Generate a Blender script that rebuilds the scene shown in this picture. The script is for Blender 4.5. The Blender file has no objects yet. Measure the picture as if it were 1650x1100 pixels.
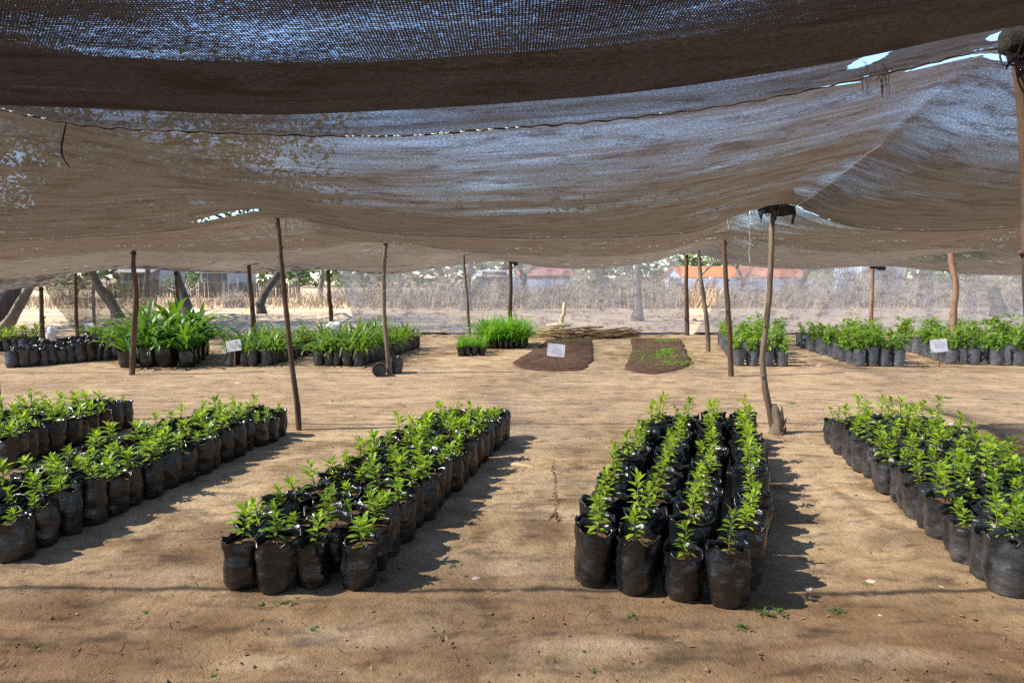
import bpy, math, random
import numpy as np
from mathutils import Vector, Matrix, noise

R = math.radians
rng = random.Random(7)
scn = bpy.context.scene
COL = scn.collection

# ------------------------------------------------------------------ camera
FPX, CX, CY = 1100.0, 825.0, 550.0
PITCH = math.atan(105 / FPX)
EYE = 1.6
cam_d = bpy.data.cameras.new('camera')
cam = bpy.data.objects.new('camera', cam_d)
COL.objects.link(cam)
cam.location = (0, 0, EYE)
cam.rotation_euler = (math.pi / 2 - PITCH, 0, 0)
cam_d.sensor_width = 36
cam_d.lens = FPX / 1650 * 36
cam_d.clip_end = 2000
cam_d.clip_start = 0.05
scn.camera = cam
CP, SP = math.cos(PITCH), math.sin(PITCH)


def ray(px, py):
    dx, dy = (px - CX) / FPX, (CY - py) / FPX
    return Vector((dx, CP + dy * SP, -SP + dy * CP))


def ground(px, py, z=0.0):
    d = ray(px, py)
    t = (z - EYE) / d.z
    return Vector((d.x * t, d.y * t, z))


def at(px, py, Y):
    d = ray(px, py)
    t = Y / d.y
    return Vector((d.x * t, Y, EYE + d.z * t))


def fbm(x, y, z=0.0, o=3):
    a, s, v = 1.0, 1.0, 0.0
    for _ in range(o):
        v += a * noise.noise(Vector((x * s, y * s, z + 3.1 * s)))
        a *= 0.5
        s *= 2.03
    return v


def gz(x, y):
    f = min(1.0, max(0.0, (y - 1.0) / 3.0))
    return 0.022 * noise.noise(Vector((x * 0.3, y * 0.3, 1.7))) * f + 0.010 * noise.noise(Vector((x * 0.9, y * 0.9, 5.2)))


def gp(px, py):
    p = ground(px, py)
    p.z = gz(p.x, p.y)
    return p


# ------------------------------------------------------------------ nodes
def mat(name):
    m = bpy.data.materials.new(name)
    m.use_nodes = True
    nt = m.node_tree
    nt.nodes.clear()
    out = nt.nodes.new('ShaderNodeOutputMaterial')
    return m, nt, out


def nd(nt, typ, ins=None, **props):
    n = nt.nodes.new('ShaderNode' + typ)
    for k, v in props.items():
        setattr(n, k, v)
    for k, v in (ins or {}).items():
        s = n.inputs[k]
        if isinstance(v, bpy.types.NodeSocket):
            nt.links.new(v, s)
        else:
            if isinstance(v, (tuple, list)) and len(v) == 3 and s.type == 'RGBA':
                v = (*v, 1)
            s.default_value = v
    return n


def M(nt, op, a, b=None, c=None, clamp=False):
    ins = {0: a}
    if b is not None:
        ins[1] = b
    if c is not None:
        ins[2] = c
    n = nd(nt, 'Math', ins, operation=op)
    n.use_clamp = clamp
    return n.outputs[0]


def mixc(nt, fac, a, b, blend='MIX'):
    n = nd(nt, 'Mix', None, data_type='RGBA', blend_type=blend)
    for idx, v in ((0, fac), (6, a), (7, b)):
        s = n.inputs[idx]
        if isinstance(v, bpy.types.NodeSocket):
            nt.links.new(v, s)
        else:
            s.default_value = (*v, 1) if isinstance(v, (tuple, list)) and len(v) == 3 else v
    return n.outputs[2]


def noi(nt, vec, scale, detail=4, rough=0.55, dist=0.0):
    n = nd(nt, 'TexNoise', {'Scale': scale, 'Detail': detail, 'Roughness': rough, 'Distortion': dist})
    if vec is not None:
        nt.links.new(vec, n.inputs['Vector'])
    return n.outputs[0]


def mapr(nt, v, a, b, c=0.0, d=1.0, smooth=False):
    n = nd(nt, 'MapRange', {'Value': v, 'From Min': a, 'From Max': b, 'To Min': c, 'To Max': d})
    if smooth:
        n.interpolation_type = 'SMOOTHSTEP'
    return n.outputs[0]


def scaled(nt, vec, s):
    return nd(nt, 'Mapping', {'Vector': vec, 'Scale': s}).outputs[0]


def bump(nt, h, strength=0.5, dist=0.02, nrm=None):
    n = nd(nt, 'Bump', {'Height': h, 'Strength': strength, 'Distance': dist})
    if nrm is not None:
        nt.links.new(nrm, n.inputs['Normal'])
    return n.outputs[0]


def simple(name, col, rough=0.8, var=0.35, scale=8.0, bmp=0.3, stretch=(1, 1, 1), spec=0.3, col2=None):
    m, nt, out = mat(name)
    tc = nd(nt, 'TexCoord').outputs['Object']
    v = scaled(nt, tc, stretch)
    n = noi(nt, v, scale, 6, 0.6)
    c2 = col2 or tuple(c * (1 - var) for c in col)
    c = mixc(nt, mapr(nt, n, 0.3, 0.7), c2, col)
    p = nd(nt, 'BsdfPrincipled', {'Base Color': c, 'Roughness': rough, 'Specular IOR Level': spec,
                                 'Normal': bump(nt, n, bmp, 0.02)})
    nt.links.new(p.outputs[0], out.inputs[0])
    return m


# ---- ground
def mk_ground():
    m, nt, out = mat('sandy_soil')
    pos = nd(nt, 'NewGeometry').outputs['Position']
    sep = nd(nt, 'SeparateXYZ', {0: pos})
    y, x = sep.outputs[1], sep.outputs[0]
    n1 = noi(nt, pos, 0.55, 5, 0.6, 0.4)
    n2 = noi(nt, pos, 2.6, 7, 0.65, 0.3)
    st = noi(nt, scaled(nt, pos, (0.7, 5.0, 1)), 1.3, 6, 0.62, 0.6)
    fine = noi(nt, pos, 34, 6, 0.7)
    grit = noi(nt, pos, 140, 3, 0.7)
    a = M(nt, 'ADD', M(nt, 'MULTIPLY', n1, 0.5), M(nt, 'MULTIPLY', n2, 0.5))
    c = mixc(nt, mapr(nt, a, 0.40, 0.56), (0.195, 0.12, 0.06), (0.465, 0.338, 0.20))
    c = mixc(nt, mapr(nt, a, 0.54, 0.7, 0, 0.75), c, (0.52, 0.375, 0.235))
    # trampled cross path: raked streaks
    band = M(nt, 'MULTIPLY', mapr(nt, y, 6.6, 7.6, smooth=True), mapr(nt, y, 12.5, 11.0, smooth=True))
    c = mixc(nt, M(nt, 'MULTIPLY', band, mapr(nt, st, 0.42, 0.66, 0.0, 0.75)), c, (0.29, 0.19, 0.115))
    c = mixc(nt, M(nt, 'MULTIPLY', band, 0.35), c, (0.47, 0.345, 0.225))
    # crumbly organic stretch close by
    near = mapr(nt, y, 4.2, 2.8, 0, 1.0, True)
    c = mixc(nt, M(nt, 'MULTIPLY', near, mapr(nt, n2, 0.42, 0.60, 0, .9)), c, (0.19, 0.11, 0.058))
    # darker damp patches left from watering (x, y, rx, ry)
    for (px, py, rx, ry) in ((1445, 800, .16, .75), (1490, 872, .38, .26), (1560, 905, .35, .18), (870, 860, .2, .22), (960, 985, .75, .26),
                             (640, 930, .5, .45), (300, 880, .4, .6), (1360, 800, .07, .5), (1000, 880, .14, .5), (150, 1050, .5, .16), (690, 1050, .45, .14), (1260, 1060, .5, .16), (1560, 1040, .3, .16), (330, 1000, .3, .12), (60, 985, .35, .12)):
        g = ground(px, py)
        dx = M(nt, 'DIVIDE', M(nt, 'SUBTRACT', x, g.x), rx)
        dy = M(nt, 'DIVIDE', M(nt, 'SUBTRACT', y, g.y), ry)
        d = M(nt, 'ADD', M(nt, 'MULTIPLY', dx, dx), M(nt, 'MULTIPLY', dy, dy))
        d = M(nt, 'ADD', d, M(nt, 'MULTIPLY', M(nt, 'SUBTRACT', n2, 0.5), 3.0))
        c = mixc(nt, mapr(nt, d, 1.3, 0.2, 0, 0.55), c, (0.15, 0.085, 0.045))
    # dusty trodden spots
    for (px, py, rx, ry) in ((560, 1022, .28, .10), (1395, 1055, .36, .07), (830, 912, .16, .10), (250, 930, .3, .12), (950, 1040, .3, .08), (700, 760, .3, .5), (1290, 770, .12, .8), (880, 700, .5, .5), (420, 1065, .2, .06)):
        g = ground(px, py)
        dx = M(nt, 'DIVIDE', M(nt, 'SUBTRACT', x, g.x), rx)
        dy = M(nt, 'DIVIDE', M(nt, 'SUBTRACT', y, g.y), ry)
        d = M(nt, 'ADD', M(nt, 'MULTIPLY', dx, dx), M(nt, 'MULTIPLY', dy, dy))
        d = M(nt, 'ADD', d, M(nt, 'MULTIPLY', M(nt, 'SUBTRACT', n2, 0.5), 3.0))
        c = mixc(nt, mapr(nt, d, 1.6, 0.0, 0, 0.42), c, (0.54, 0.40, 0.265))
    # dry open land beyond the nursery
    far = mapr(nt, y, 18.3, 20.5, smooth=True)
    fn = noi(nt, scaled(nt, pos, (0.35, 1, 1)), 0.6, 6, 0.65)
    fc = mixc(nt, mapr(nt, fn, 0.35, 0.65), (0.30, 0.21, 0.13), (0.47, 0.37, 0.25))
    c = mixc(nt, far, c, fc)
    mid = noi(nt, pos, 11, 6, 0.7, 0.4)
    c = mixc(nt, mapr(nt, mid, 0.52, 0.68, 0.0, 0.32), c, (0.15, 0.085, 0.042))
    c = mixc(nt, mapr(nt, fine, 0.45, 0.7, 0.0, 0.25), c, (0.14, 0.08, 0.04))
    c = mixc(nt, mapr(nt, grit, 0.62, 0.75, 0.0, 0.5), c, (0.58, 0.45, 0.33))
    h = M(nt, 'ADD', M(nt, 'MULTIPLY', fine, 1.0), M(nt, 'MULTIPLY', grit, 0.45))
    h = M(nt, 'ADD', h, M(nt, 'MULTIPLY', n2, 1.4))
    h = M(nt, 'ADD', h, M(nt, 'MULTIPLY', mid, 0.7))
    h = M(nt, 'ADD', h, M(nt, 'MULTIPLY', M(nt, 'MULTIPLY', band, st), 1.2))
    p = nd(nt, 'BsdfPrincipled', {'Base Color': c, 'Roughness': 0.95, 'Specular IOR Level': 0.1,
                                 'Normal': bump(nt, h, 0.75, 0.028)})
    nt.links.new(p.outputs[0], out.inputs[0])
    return m


# ---- shade net: woven plastic threads; the further the line of sight leans over, the more thread is in its way
def mk_net(name, p0=0.62, holes=(), tint=(0.17, 0.125, 0.08), edge=True, var=0.26, weave=0.22, dense=None):
    m, nt, out = mat(name)
    geo = nd(nt, 'NewGeometry')
    uv = nd(nt, 'UVMap', uv_map='cloth').outputs[0]
    dp = nd(nt, 'VectorMath', {0: geo.outputs['Normal'], 1: geo.outputs['Incoming']}, operation='DOT_PRODUCT').outputs['Value']
    cs = M(nt, 'MAXIMUM', M(nt, 'ABSOLUTE', dp), 0.07)
    big = noi(nt, scaled(nt, uv, (0.5, 1.1, 1)), 1.6, 5, 0.6, 0.5)
    streak = noi(nt, scaled(nt, uv, (0.6, 9, 1)), 2.2, 5, 0.65)
    fn = noi(nt, scaled(nt, uv, (0.7, 1.3, 1)), 110, 2, 0.6)
    wv = nd(nt, 'TexWave', {'Vector': uv, 'Scale': 62.0, 'Distortion': 2.2, 'Detail': 1.0, 'Detail Scale': 2.0}, bands_direction='X').outputs['Fac']
    wv2 = nd(nt, 'TexWave', {'Vector': uv, 'Scale': 50.0, 'Distortion': 2.5, 'Detail': 1.0, 'Detail Scale': 2.0}, bands_direction='Y').outputs['Fac']
    p = M(nt, 'ADD', p0, M(nt, 'MULTIPLY', M(nt, 'SUBTRACT', big, 0.5), var * 1.6))
    p = M(nt, 'ADD', p, M(nt, 'MULTIPLY', M(nt, 'SUBTRACT', streak, 0.5), var * 0.8))
    p = M(nt, 'ADD', p, M(nt, 'MULTIPLY', M(nt, 'SUBTRACT', fn, 0.5), weave * 2.4))
    p = M(nt, 'ADD', p, M(nt, 'MULTIPLY', M(nt, 'SUBTRACT', M(nt, 'MULTIPLY', wv, wv2), 0.25), weave))
    if dense:
        spd = nd(nt, 'SeparateXYZ', {0: geo.outputs['Position']})
        ddx, ddy = M(nt, 'SUBTRACT', spd.outputs[0], dense[0]), M(nt, 'SUBTRACT', spd.outputs[1], dense[1])
        side = M(nt, 'SUBTRACT', M(nt, 'MULTIPLY', ddx, dense[3]), M(nt, 'MULTIPLY', ddy, dense[2]))
        farr = mapr(nt, spd.outputs[1], 3.1, 3.9, 0.35, 1.0)
        p = M(nt, 'SUBTRACT', p, M(nt, 'MULTIPLY', M(nt, 'MULTIPLY', mapr(nt, side, -0.02, 0.03), farr), 0.13))
    p = M(nt, 'MINIMUM', M(nt, 'MAXIMUM', p, 0.03), 0.97)
    op = M(nt, 'SUBTRACT', 1.0, M(nt, 'DIVIDE', M(nt, 'SUBTRACT', 1.0, p), cs), clamp=True)
    # dirt caught in the weave
    dn = noi(nt, scaled(nt, uv, (0.8, 2.2, 1)), 3.4, 10, 0.82, 0.4)
    dirt = mapr(nt, dn, 0.518, 0.578)
    op = M(nt, 'MULTIPLY', op, M(nt, 'SUBTRACT', 1.0, M(nt, 'MULTIPLY', dirt, 0.6)))
    sepu = nd(nt, 'SeparateXYZ', {0: uv})
    u, v = sepu.outputs[0], sepu.outputs[1]
    if edge:
        # little gaps left open between the stitches of the joined strips
        ed = nd(nt, 'Attribute', attribute_name='edge').outputs['Fac']
        gapn = noi(nt, scaled(nt, uv, (1, 0.02, 1)), 9, 3, 0.75)
        gap2 = noi(nt, scaled(nt, uv, (1, 0.02, 1)), 0.9, 2, 0.5)
        g = M(nt, 'MULTIPLY', M(nt, 'LESS_THAN', ed, 0.014), M(nt, 'GREATER_THAN', M(nt, 'ADD', gapn, M(nt, 'MULTIPLY', gap2, 0.5)), 0.88))
        op = M(nt, 'MAXIMUM', op, g)
        hem = M(nt, 'MULTIPLY', M(nt, 'LESS_THAN', ed, 0.035), 0.8)
        op = M(nt, 'MULTIPLY', op, M(nt, 'SUBTRACT', 1.0, M(nt, 'MULTIPLY', hem, M(nt, 'SUBTRACT', 1.0, g))))
    sp = nd(nt, 'SeparateXYZ', {0: geo.outputs['Position']})
    hn = noi(nt, geo.outputs['Position'], 34, 4, 0.75)
    for (hx, hy, a, b, ang) in holes:
        dx, dy = M(nt, 'SUBTRACT', sp.outputs[0], hx), M(nt, 'SUBTRACT', sp.outputs[1], hy)
        ca, sa = math.cos(ang), math.sin(ang)
        ex = M(nt, 'DIVIDE', M(nt, 'ADD', M(nt, 'MULTIPLY', dx, ca), M(nt, 'MULTIPLY', dy, sa)), a)
        ey = M(nt, 'DIVIDE', M(nt, 'SUBTRACT', M(nt, 'MULTIPLY', dy, ca), M(nt, 'MULTIPLY', dx, sa)), b)
        d = M(nt, 'ADD', M(nt, 'MULTIPLY', ex, ex), M(nt, 'MULTIPLY', ey, ey))
        d = M(nt, 'ADD', d, M(nt, 'MULTIPLY', M(nt, 'SUBTRACT', hn, 0.5), 1.7))
        op = M(nt, 'MAXIMUM', op, M(nt, 'LESS_THAN', d, 1.0))
    tc = mixc(nt, mapr(nt, dn, 0.38, 0.62), tint, tuple(t * 0.62 for t in tint))
    tc = mixc(nt, mapr(nt, streak, 0.54, 0.72, 0.0, 0.6), tc, tuple(min(1, t * 2.1) for t in tint))
    tc = mixc(nt, dirt, tc, (tint[0] * 0.42, tint[1] * 0.24, tint[2] * 0.14))
    tc = mixc(nt, mapr(nt, fn, 0.36, 0.62, 0.0, 0.85), tc, tuple(t * 0.25 for t in tint))
    tc = mixc(nt, M(nt, 'MULTIPLY', M(nt, 'MULTIPLY', wv, wv2), 0.55), tc, tuple(min(1, t * 1.9) for t in tint))
    df = nd(nt, 'BsdfDiffuse', {'Color': tc})
    tl = nd(nt, 'BsdfTranslucent', {'Color': tc})
    th = nd(nt, 'MixShader', {0: 0.5, 1: df.outputs[0], 2: tl.outputs[0]})
    tr = nd(nt, 'BsdfTransparent', {'Color': (1, 1, 1)})
    mx = nd(nt, 'MixShader', {0: op, 1: th.outputs[0], 2: tr.outputs[0]})
    nt.links.new(mx.outputs[0], out.inputs[0])
    return m


def mk_bag(name, dust=0.5, base=(0.013, 0.014, 0.017), dcol=(0.12, 0.082, 0.05), rough=0.34):
    m, nt, out = mat(name)
    tc = nd(nt, 'TexCoord').outputs['Object']
    rnd = nd(nt, 'ObjectInfo').outputs['Random']
    off = nd(nt, 'VectorMath', {0: tc, 1: nd(nt, 'CombineXYZ', {0: M(nt, 'MULTIPLY', rnd, 37.0), 1: rnd, 2: 0.0}).outputs[0]}, operation='ADD').outputs[0]
    n = noi(nt, scaled(nt, off, (1, 1, 1.6)), 11, 6, 0.65)
    cr = noi(nt, scaled(nt, off, (1, 1, 2.2)), 13, 6, 0.62, 0.9)
    z = nd(nt, 'SeparateXYZ', {0: tc}).outputs[2]
    low = mapr(nt, z, 0.26, 0.0, 0.15, 1.0)
    d = M(nt, 'MULTIPLY', M(nt, 'MULTIPLY', mapr(nt, n, 0.35, 0.68), low), dust * 1.6, clamp=True)
    d = M(nt, 'MULTIPLY', d, mapr(nt, rnd, 0, 1, 0.55, 1.25), clamp=True)
    c = mixc(nt, d, base, dcol)
    ro = M(nt, 'ADD', rough, M(nt, 'MULTIPLY', d, 0.4))
    p = nd(nt, 'BsdfPrincipled', {'Base Color': c, 'Roughness': ro, 'Specular IOR Level': 0.6,
                                 'Normal': bump(nt, cr, 0.6, 0.010)})
    nt.links.new(p.outputs[0], out.inputs[0])
    return m


def mk_leaf(name, c1, c2, trans, rough=0.42, tw=0.42, yellow=None):
    m, nt, out = mat(name)
    tc = nd(nt, 'TexCoord').outputs['Object']
    rnd = nd(nt, 'ObjectInfo').outputs['Random']
    n = noi(nt, tc, 26, 2, 0.5)
    f = M(nt, 'ADD', M(nt, 'MULTIPLY', mapr(nt, n, 0.3, 0.7), 0.5), M(nt, 'MULTIPLY', rnd, 0.5))
    c = mixc(nt, f, c1, c2)
    if yellow:
        c = mixc(nt, mapr(nt, noi(nt, tc, 19, 2, 0.5), 0.62, 0.72), c, yellow)
    p = nd(nt, 'BsdfPrincipled', {'Base Color': c, 'Roughness': rough, 'Specular IOR Level': 0.45})
    t = nd(nt, 'BsdfTranslucent', {'Color': mixc(nt, f, tuple(x * .7 for x in trans), trans)})
    mx = nd(nt, 'MixShader', {0: tw, 1: p.outputs[0], 2: t.outputs[0]})
    nt.links.new(mx.outputs[0], out.inputs[0])
    return m


MAT = {}
MAT['ground'] = mk_ground()
MAT['bag'] = mk_bag('black_polythene', 0.26, (0.006, 0.007, 0.010), (0.08, 0.057, 0.037), 0.21)
MAT['bag_grey'] = mk_bag('dusty_grey_polythene', 0.45, (0.014, 0.015, 0.020), (0.12, 0.115, 0.115), 0.26)
MAT['bag_sheen'] = mk_bag('sheen_tinted_dusty_polythene', 0.6, (0.055, 0.062, 0.08), (0.17, 0.17, 0.18), 0.38)  # blue-grey reflection on the sapling bags mixed into the base colour
MAT['potsoil'] = simple('potting_soil', (0.20, 0.12, 0.068), 0.95, 0.6, 45, 0.9, spec=0.1)
MAT['bedsoil'] = simple('dark_bed_soil', (0.12, 0.068, 0.044), 0.95, 0.5, 9, 0.9, spec=0.1)
MAT['leaf'] = mk_leaf('seedling_leaf', (0.085, 0.20, 0.012), (0.28, 0.44, 0.022), (0.54, 0.72, 0.03), yellow=(0.46, 0.46, 0.05))
MAT['leaf_young'] = mk_leaf('young_leaf', (0.14, 0.28, 0.015), (0.32, 0.47, 0.025), (0.62, 0.76, 0.035), yellow=(0.46, 0.46, 0.05))
MAT['leaf_sapling'] = mk_leaf('sapling_leaf', (0.07, 0.20, 0.02), (0.22, 0.38, 0.04), (0.38, 0.56, 0.05), yellow=(0.34, 0.33, 0.10))
MAT['leaf_lily'] = mk_leaf('dark_strap_leaf', (0.03, 0.11, 0.018), (0.10, 0.24, 0.03), (0.2, 0.4, 0.025), 0.35, 0.35, yellow=(0.30, 0.28, 0.03))
MAT['leaf_strap'] = mk_leaf('strap_leaf', (0.045, 0.14, 0.018), (0.13, 0.27, 0.03), (0.26, 0.42, 0.04), 0.4, 0.4, yellow=(0.36, 0.35, 0.06))
MAT['leaf_grass'] = mk_leaf('bright_grass_leaf', (0.07, 0.24, 0.015), (0.16, 0.38, 0.025), (0.30, 0.58, 0.03), 0.45, 0.45)
MAT['stem'] = simple('green_stem', (0.20, 0.15, 0.06), 0.7, 0.4, 20, 0.2)
MAT['bark'] = simple('weathered_pole_bark', (0.235, 0.175, 0.125), 0.85, 0.6, 9, 0.9, (1, 1, 0.18))
MAT['bark_dark'] = simple('dark_pole_bark', (0.13, 0.08, 0.05), 0.85, 0.6, 9, 0.9, (1, 1, 0.18))
MAT['bark_red'] = simple('peeled_reddish_pole', (0.36, 0.22, 0.15), 0.8, 0.5, 9, 0.6, (1, 1, 0.2))
MAT['trunk'] = simple('grey_tree_bark', (0.21, 0.175, 0.145), 0.9, 0.5, 6, 1.0, (1, 1, 0.3))
MAT['trunk_dark'] = simple('dark_tree_bark', (0.075, 0.065, 0.06), 0.9, 0.5, 6, 1.0, (1, 1, 0.3))
MAT['pale_wood'] = simple('pale_cut_wood', (0.86, 0.74, 0.48), 0.7, 0.3, 10, 0.3)
MAT['cord'] = simple('black_cord', (0.02, 0.018, 0.02), 0.8, 0.3, 20, 0.3)
MAT['fray'] = simple('pale_frayed_thread', (0.62, 0.66, 0.64), 0.8, 0.3, 30, 0.2)
MAT['bundle'] = simple('rolled_black_netting', (0.05, 0.042, 0.034), 0.85, 0.6, 30, 1.0, (0.4, 3, 3))
MAT['paper'] = simple('white_sign_sheet', (0.84, 0.84, 0.92), 0.6, 0.08, 6, 0.05)
MAT['ink'] = simple('printed_ink', (0.45, 0.45, 0.62), 0.7, 0.2, 6, 0.0)
MAT['stone'] = simple('pale_stone', (0.52, 0.42, 0.33), 0.9, 0.3, 14, 0.6)
MAT['clod'] = simple('soil_clod', (0.27, 0.165, 0.095), 0.95, 0.5, 30, 0.7, spec=0.1)
MAT['litter'] = simple('dry_leaf_litter', (0.30, 0.19, 0.10), 0.9, 0.6, 3, 0.2)
MAT['weed'] = mk_leaf('weed_leaf', (0.06, 0.13, 0.03), (0.14, 0.24, 0.07), (0.2, 0.34, 0.06))
MAT['straw'] = simple('dry_straw', (0.50, 0.385, 0.235), 0.9, 0.45, 0.9, 0.1, col2=(0.25, 0.175, 0.11))
MAT['twig'] = simple('grey_dry_twigs', (0.40, 0.33, 0.27), 0.9, 0.5, 2, 0.2)
MAT['stick'] = simple('brown_cut_stick', (0.22, 0.14, 0.075), 0.85, 0.5, 7, 0.4)
MAT['stick_pale'] = simple('straw_coloured_stick', (0.50, 0.36, 0.18), 0.85, 0.4, 7, 0.4)
MAT['foli_dark'] = mk_leaf('dusty_tree_leaf', (0.035, 0.06, 0.022), (0.10, 0.13, 0.05), (0.14, 0.20, 0.06), 0.7, 0.3)
MAT['foli_olive'] = mk_leaf('olive_shrub_leaf', (0.06, 0.085, 0.03), (0.16, 0.18, 0.075), (0.2, 0.25, 0.08), 0.7, 0.3)
MAT['foli_blue'] = mk_leaf('blue_green_shrub_leaf', (0.05, 0.11, 0.06), (0.13, 0.22, 0.12), (0.2, 0.33, 0.15), 0.7, 0.3)
MAT['foli_yellow'] = mk_leaf('yellow_green_leaf', (0.14, 0.18, 0.03), (0.26, 0.30, 0.07), (0.34, 0.4, 0.08), 0.7, 0.35)
MAT['wall_white'] = simple('whitewashed_wall', (0.30, 0.30, 0.29), 0.8, 0.1, 1.0, 0.1)
MAT['wall_blue'] = simple('pale_blue_wall', (0.40, 0.47, 0.62), 0.8, 0.15, 1.0, 0.1)
MAT['wall_orange'] = simple('orange_painted_wall', (0.38, 0.12, 0.05), 0.8, 0.12, 1.0, 0.1)
MAT['wall_maroon'] = simple('maroon_wall', (0.30, 0.12, 0.10), 0.8, 0.15, 1.0, 0.1)
MAT['roof_tin'] = simple('tin_roof', (0.45, 0.44, 0.43), 0.5, 0.2, 1.0, 0.1)
MAT['roof_maroon'] = simple('maroon_roof', (0.30, 0.11, 0.10), 0.8, 0.2, 1.0, 0.1)
MAT['roof_red'] = simple('red_roof', (0.42, 0.13, 0.08), 0.7, 0.2, 1.0, 0.1)
MAT['shed_blue'] = simple('blue_tin_sheet', (0.30, 0.42, 0.62), 0.55, 0.2, 1.0, 0.1)
MAT['dark_gap'] = simple('dark_window_glass', (0.03, 0.035, 0.04), 0.3, 0.2, 1.0, 0.0, spec=0.5)
MAT['reed'] = simple('dark_reed_fence', (0.16, 0.125, 0.10), 0.9, 0.5, 5, 0.5, (4, 4, 0.3))
MAT['tin'] = simple('dented_grey_tin', (0.10, 0.10, 0.10), 0.5, 0.5, 12, 0.4)
MAT['sack'] = simple('white_plastic_sack', (0.75, 0.77, 0.80), 0.5, 0.15, 8, 0.6)
MAT['sprout'] = mk_leaf('tiny_sprout', (0.10, 0.24, 0.02), (0.22, 0.36, 0.04), (0.3, 0.5, 0.04))


# ------------------------------------------------------------------ mesh building
class MB:
    def __init__(self):
        self.v, self.f = [], []

    def tube(self, pts, rad, n=8, rough=0.0, cap=True, seed=0.0, flat=1.0):
        pts = [Vector(p) for p in pts]
        if not isinstance(rad, (list, tuple)):
            rad = [rad] * len(pts)
        t0 = (pts[1] - pts[0]).normalized()
        nrm = t0.orthogonal().normalized()
        b = len(self.v)
        for i, p in enumerate(pts):
            if i == 0:
                t = t0
            elif i == len(pts) - 1:
                t = (pts[i] - pts[i - 1]).normalized()
            else:
                t = (pts[i + 1] - pts[i - 1]).normalized()
            nrm = (nrm - t * nrm.dot(t))
            nrm = nrm.normalized() if nrm.length > 1e-6 else t.orthogonal().normalized()
            bn = t.cross(nrm)
            for k in range(n):
                a = 2 * math.pi * k / n
                r = rad[i]
                if rough:
                    r *= 1 + rough * noise.noise(Vector((math.cos(a) * 1.2 + seed, math.sin(a) * 1.2, p.z * 6 + p.x * 3 + i * 0.31)))
                self.v.append(p + nrm * (math.cos(a) * r) + bn * (math.sin(a) * r * flat))
        for i in range(len(pts) - 1):
            for k in range(n):
                k2 = (k + 1) % n
                self.f.append((b + i * n + k, b + i * n + k2, b + (i + 1) * n + k2, b + (i + 1) * n + k))
        if cap:
            self.f.append(tuple(b + k for k in reversed(range(n))))
            e = b + (len(pts) - 1) * n
            self.f.append(tuple(e + k for k in range(n)))

    def leaf(self, base, d, up, L, W, curl=0.3, fold=0.25, n=4):
        d = d.normalized()
        s = d.cross(up)
        s = s.normalized() if s.length > 1e-5 else d.orthogonal().normalized()
        u = s.cross(d)
        b = len(self.v)
        for i in range(n + 1):
            t = i / n
            c = base + d * (L * t) - u * (curl * L * t * t)
            w = W * 0.5 * max(0.05, math.sin(math.pi * (t ** 0.85))) if i < n else 0.02 * W
            self.v += [c - s * w + u * (fold * w), c.copy(), c + s * w + u * (fold * w)]
        for i in range(n):
            for k in (0, 1):
                q = b + i * 3 + k
                self.f.append((q, q + 1, q + 4, q + 3))

    def strap(self, base, az, L, W, el, droop, n=8):
        """long arching strap leaf"""
        h = Vector((math.cos(az), math.sin(az), 0))
        s = Vector((-math.sin(az), math.cos(az), 0))
        p = Vector(base)
        b = len(self.v)
        for i in range(n + 1):
            t = i / n
            e = el - droop * t * t
            w = W * 0.5 * (0.55 + 0.75 * t if t < 0.6 else (1.0 * (1 - ((t - 0.6) / 0.4) ** 1.8))) + 0.0006
            u = h * (-math.sin(e)) + Vector((0, 0, math.cos(e)))
            self.v += [p - s * w + u * w * 0.35, p.copy(), p + s * w + u * w * 0.35]
            p = p + (h * math.cos(e) + Vector((0, 0, math.sin(e)))) * (L / n)
        for i in range(n):
            for k in (0, 1):
                q = b + i * 3 + k
                self.f.append((q, q + 1, q + 4, q + 3))

    def card(self, c, d, up, L, W):
        s = d.cross(up)
        s = s.normalized() * (W * 0.5) if s.length > 1e-5 else Vector((W * .5, 0, 0))
        b = len(self.v)
        self.v += [c, c + d * (L * .5) + s, c + d * L, c + d * (L * .5) - s]
        self.f.append((b, b + 1, b + 2, b + 3))

    def box(self, c, sx, sy, sz, rot=None, jit=0.0):
        b = len(self.v)
        for x in (-1, 1):
            for y in (-1, 1):
                for z in (-1, 1):
                    p = Vector((x * sx / 2, y * sy / 2, z * sz / 2))
                    if rot is not None:
                        p = rot @ p
                    self.v.append(Vector(c) + p)
        for q in ((0, 1, 3, 2), (4, 6, 7, 5), (0, 4, 5, 1), (2, 3, 7, 6), (0, 2, 6, 4), (1, 5, 7, 3)):
            self.f.append(tuple(b + i for i in q))

    def blob(self, c, rx, ry, rz, seed=0.0, amp=0.3, nu=10, nv=6, fr=1.3):
        b = len(self.v)
        c = Vector(c)
        for j in range(nv + 1):
            th = math.pi * j / nv
            for i in range(nu):
                a = 2 * math.pi * i / nu
                d = Vector((math.sin(th) * math.cos(a), math.sin(th) * math.sin(a), math.cos(th)))
                k = 1 + amp * noise.noise(d * fr + Vector((seed, seed * 1.7, 0)))
                self.v.append(c + Vector((d.x * rx, d.y * ry, d.z * rz)) * k)
        for j in range(nv):
            for i in range(nu):
                i2 = (i + 1) % nu
                self.f.append((b + j * nu + i, b + (j + 1) * nu + i, b + (j + 1) * nu + i2, b + j * nu + i2))

    def mesh(self, name, m, smooth=True, origin=None):
        me = bpy.data.meshes.new(name)
        vs = self.v if origin is None else [v - origin for v in self.v]
        me.from_pydata([tuple(v) for v in vs], [], self.f)
        me.validate()
        if smooth:
            me.polygons.foreach_set('use_smooth', [True] * len(me.polygons))
        me.materials.append(m)
        me.update()
        return me

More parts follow.
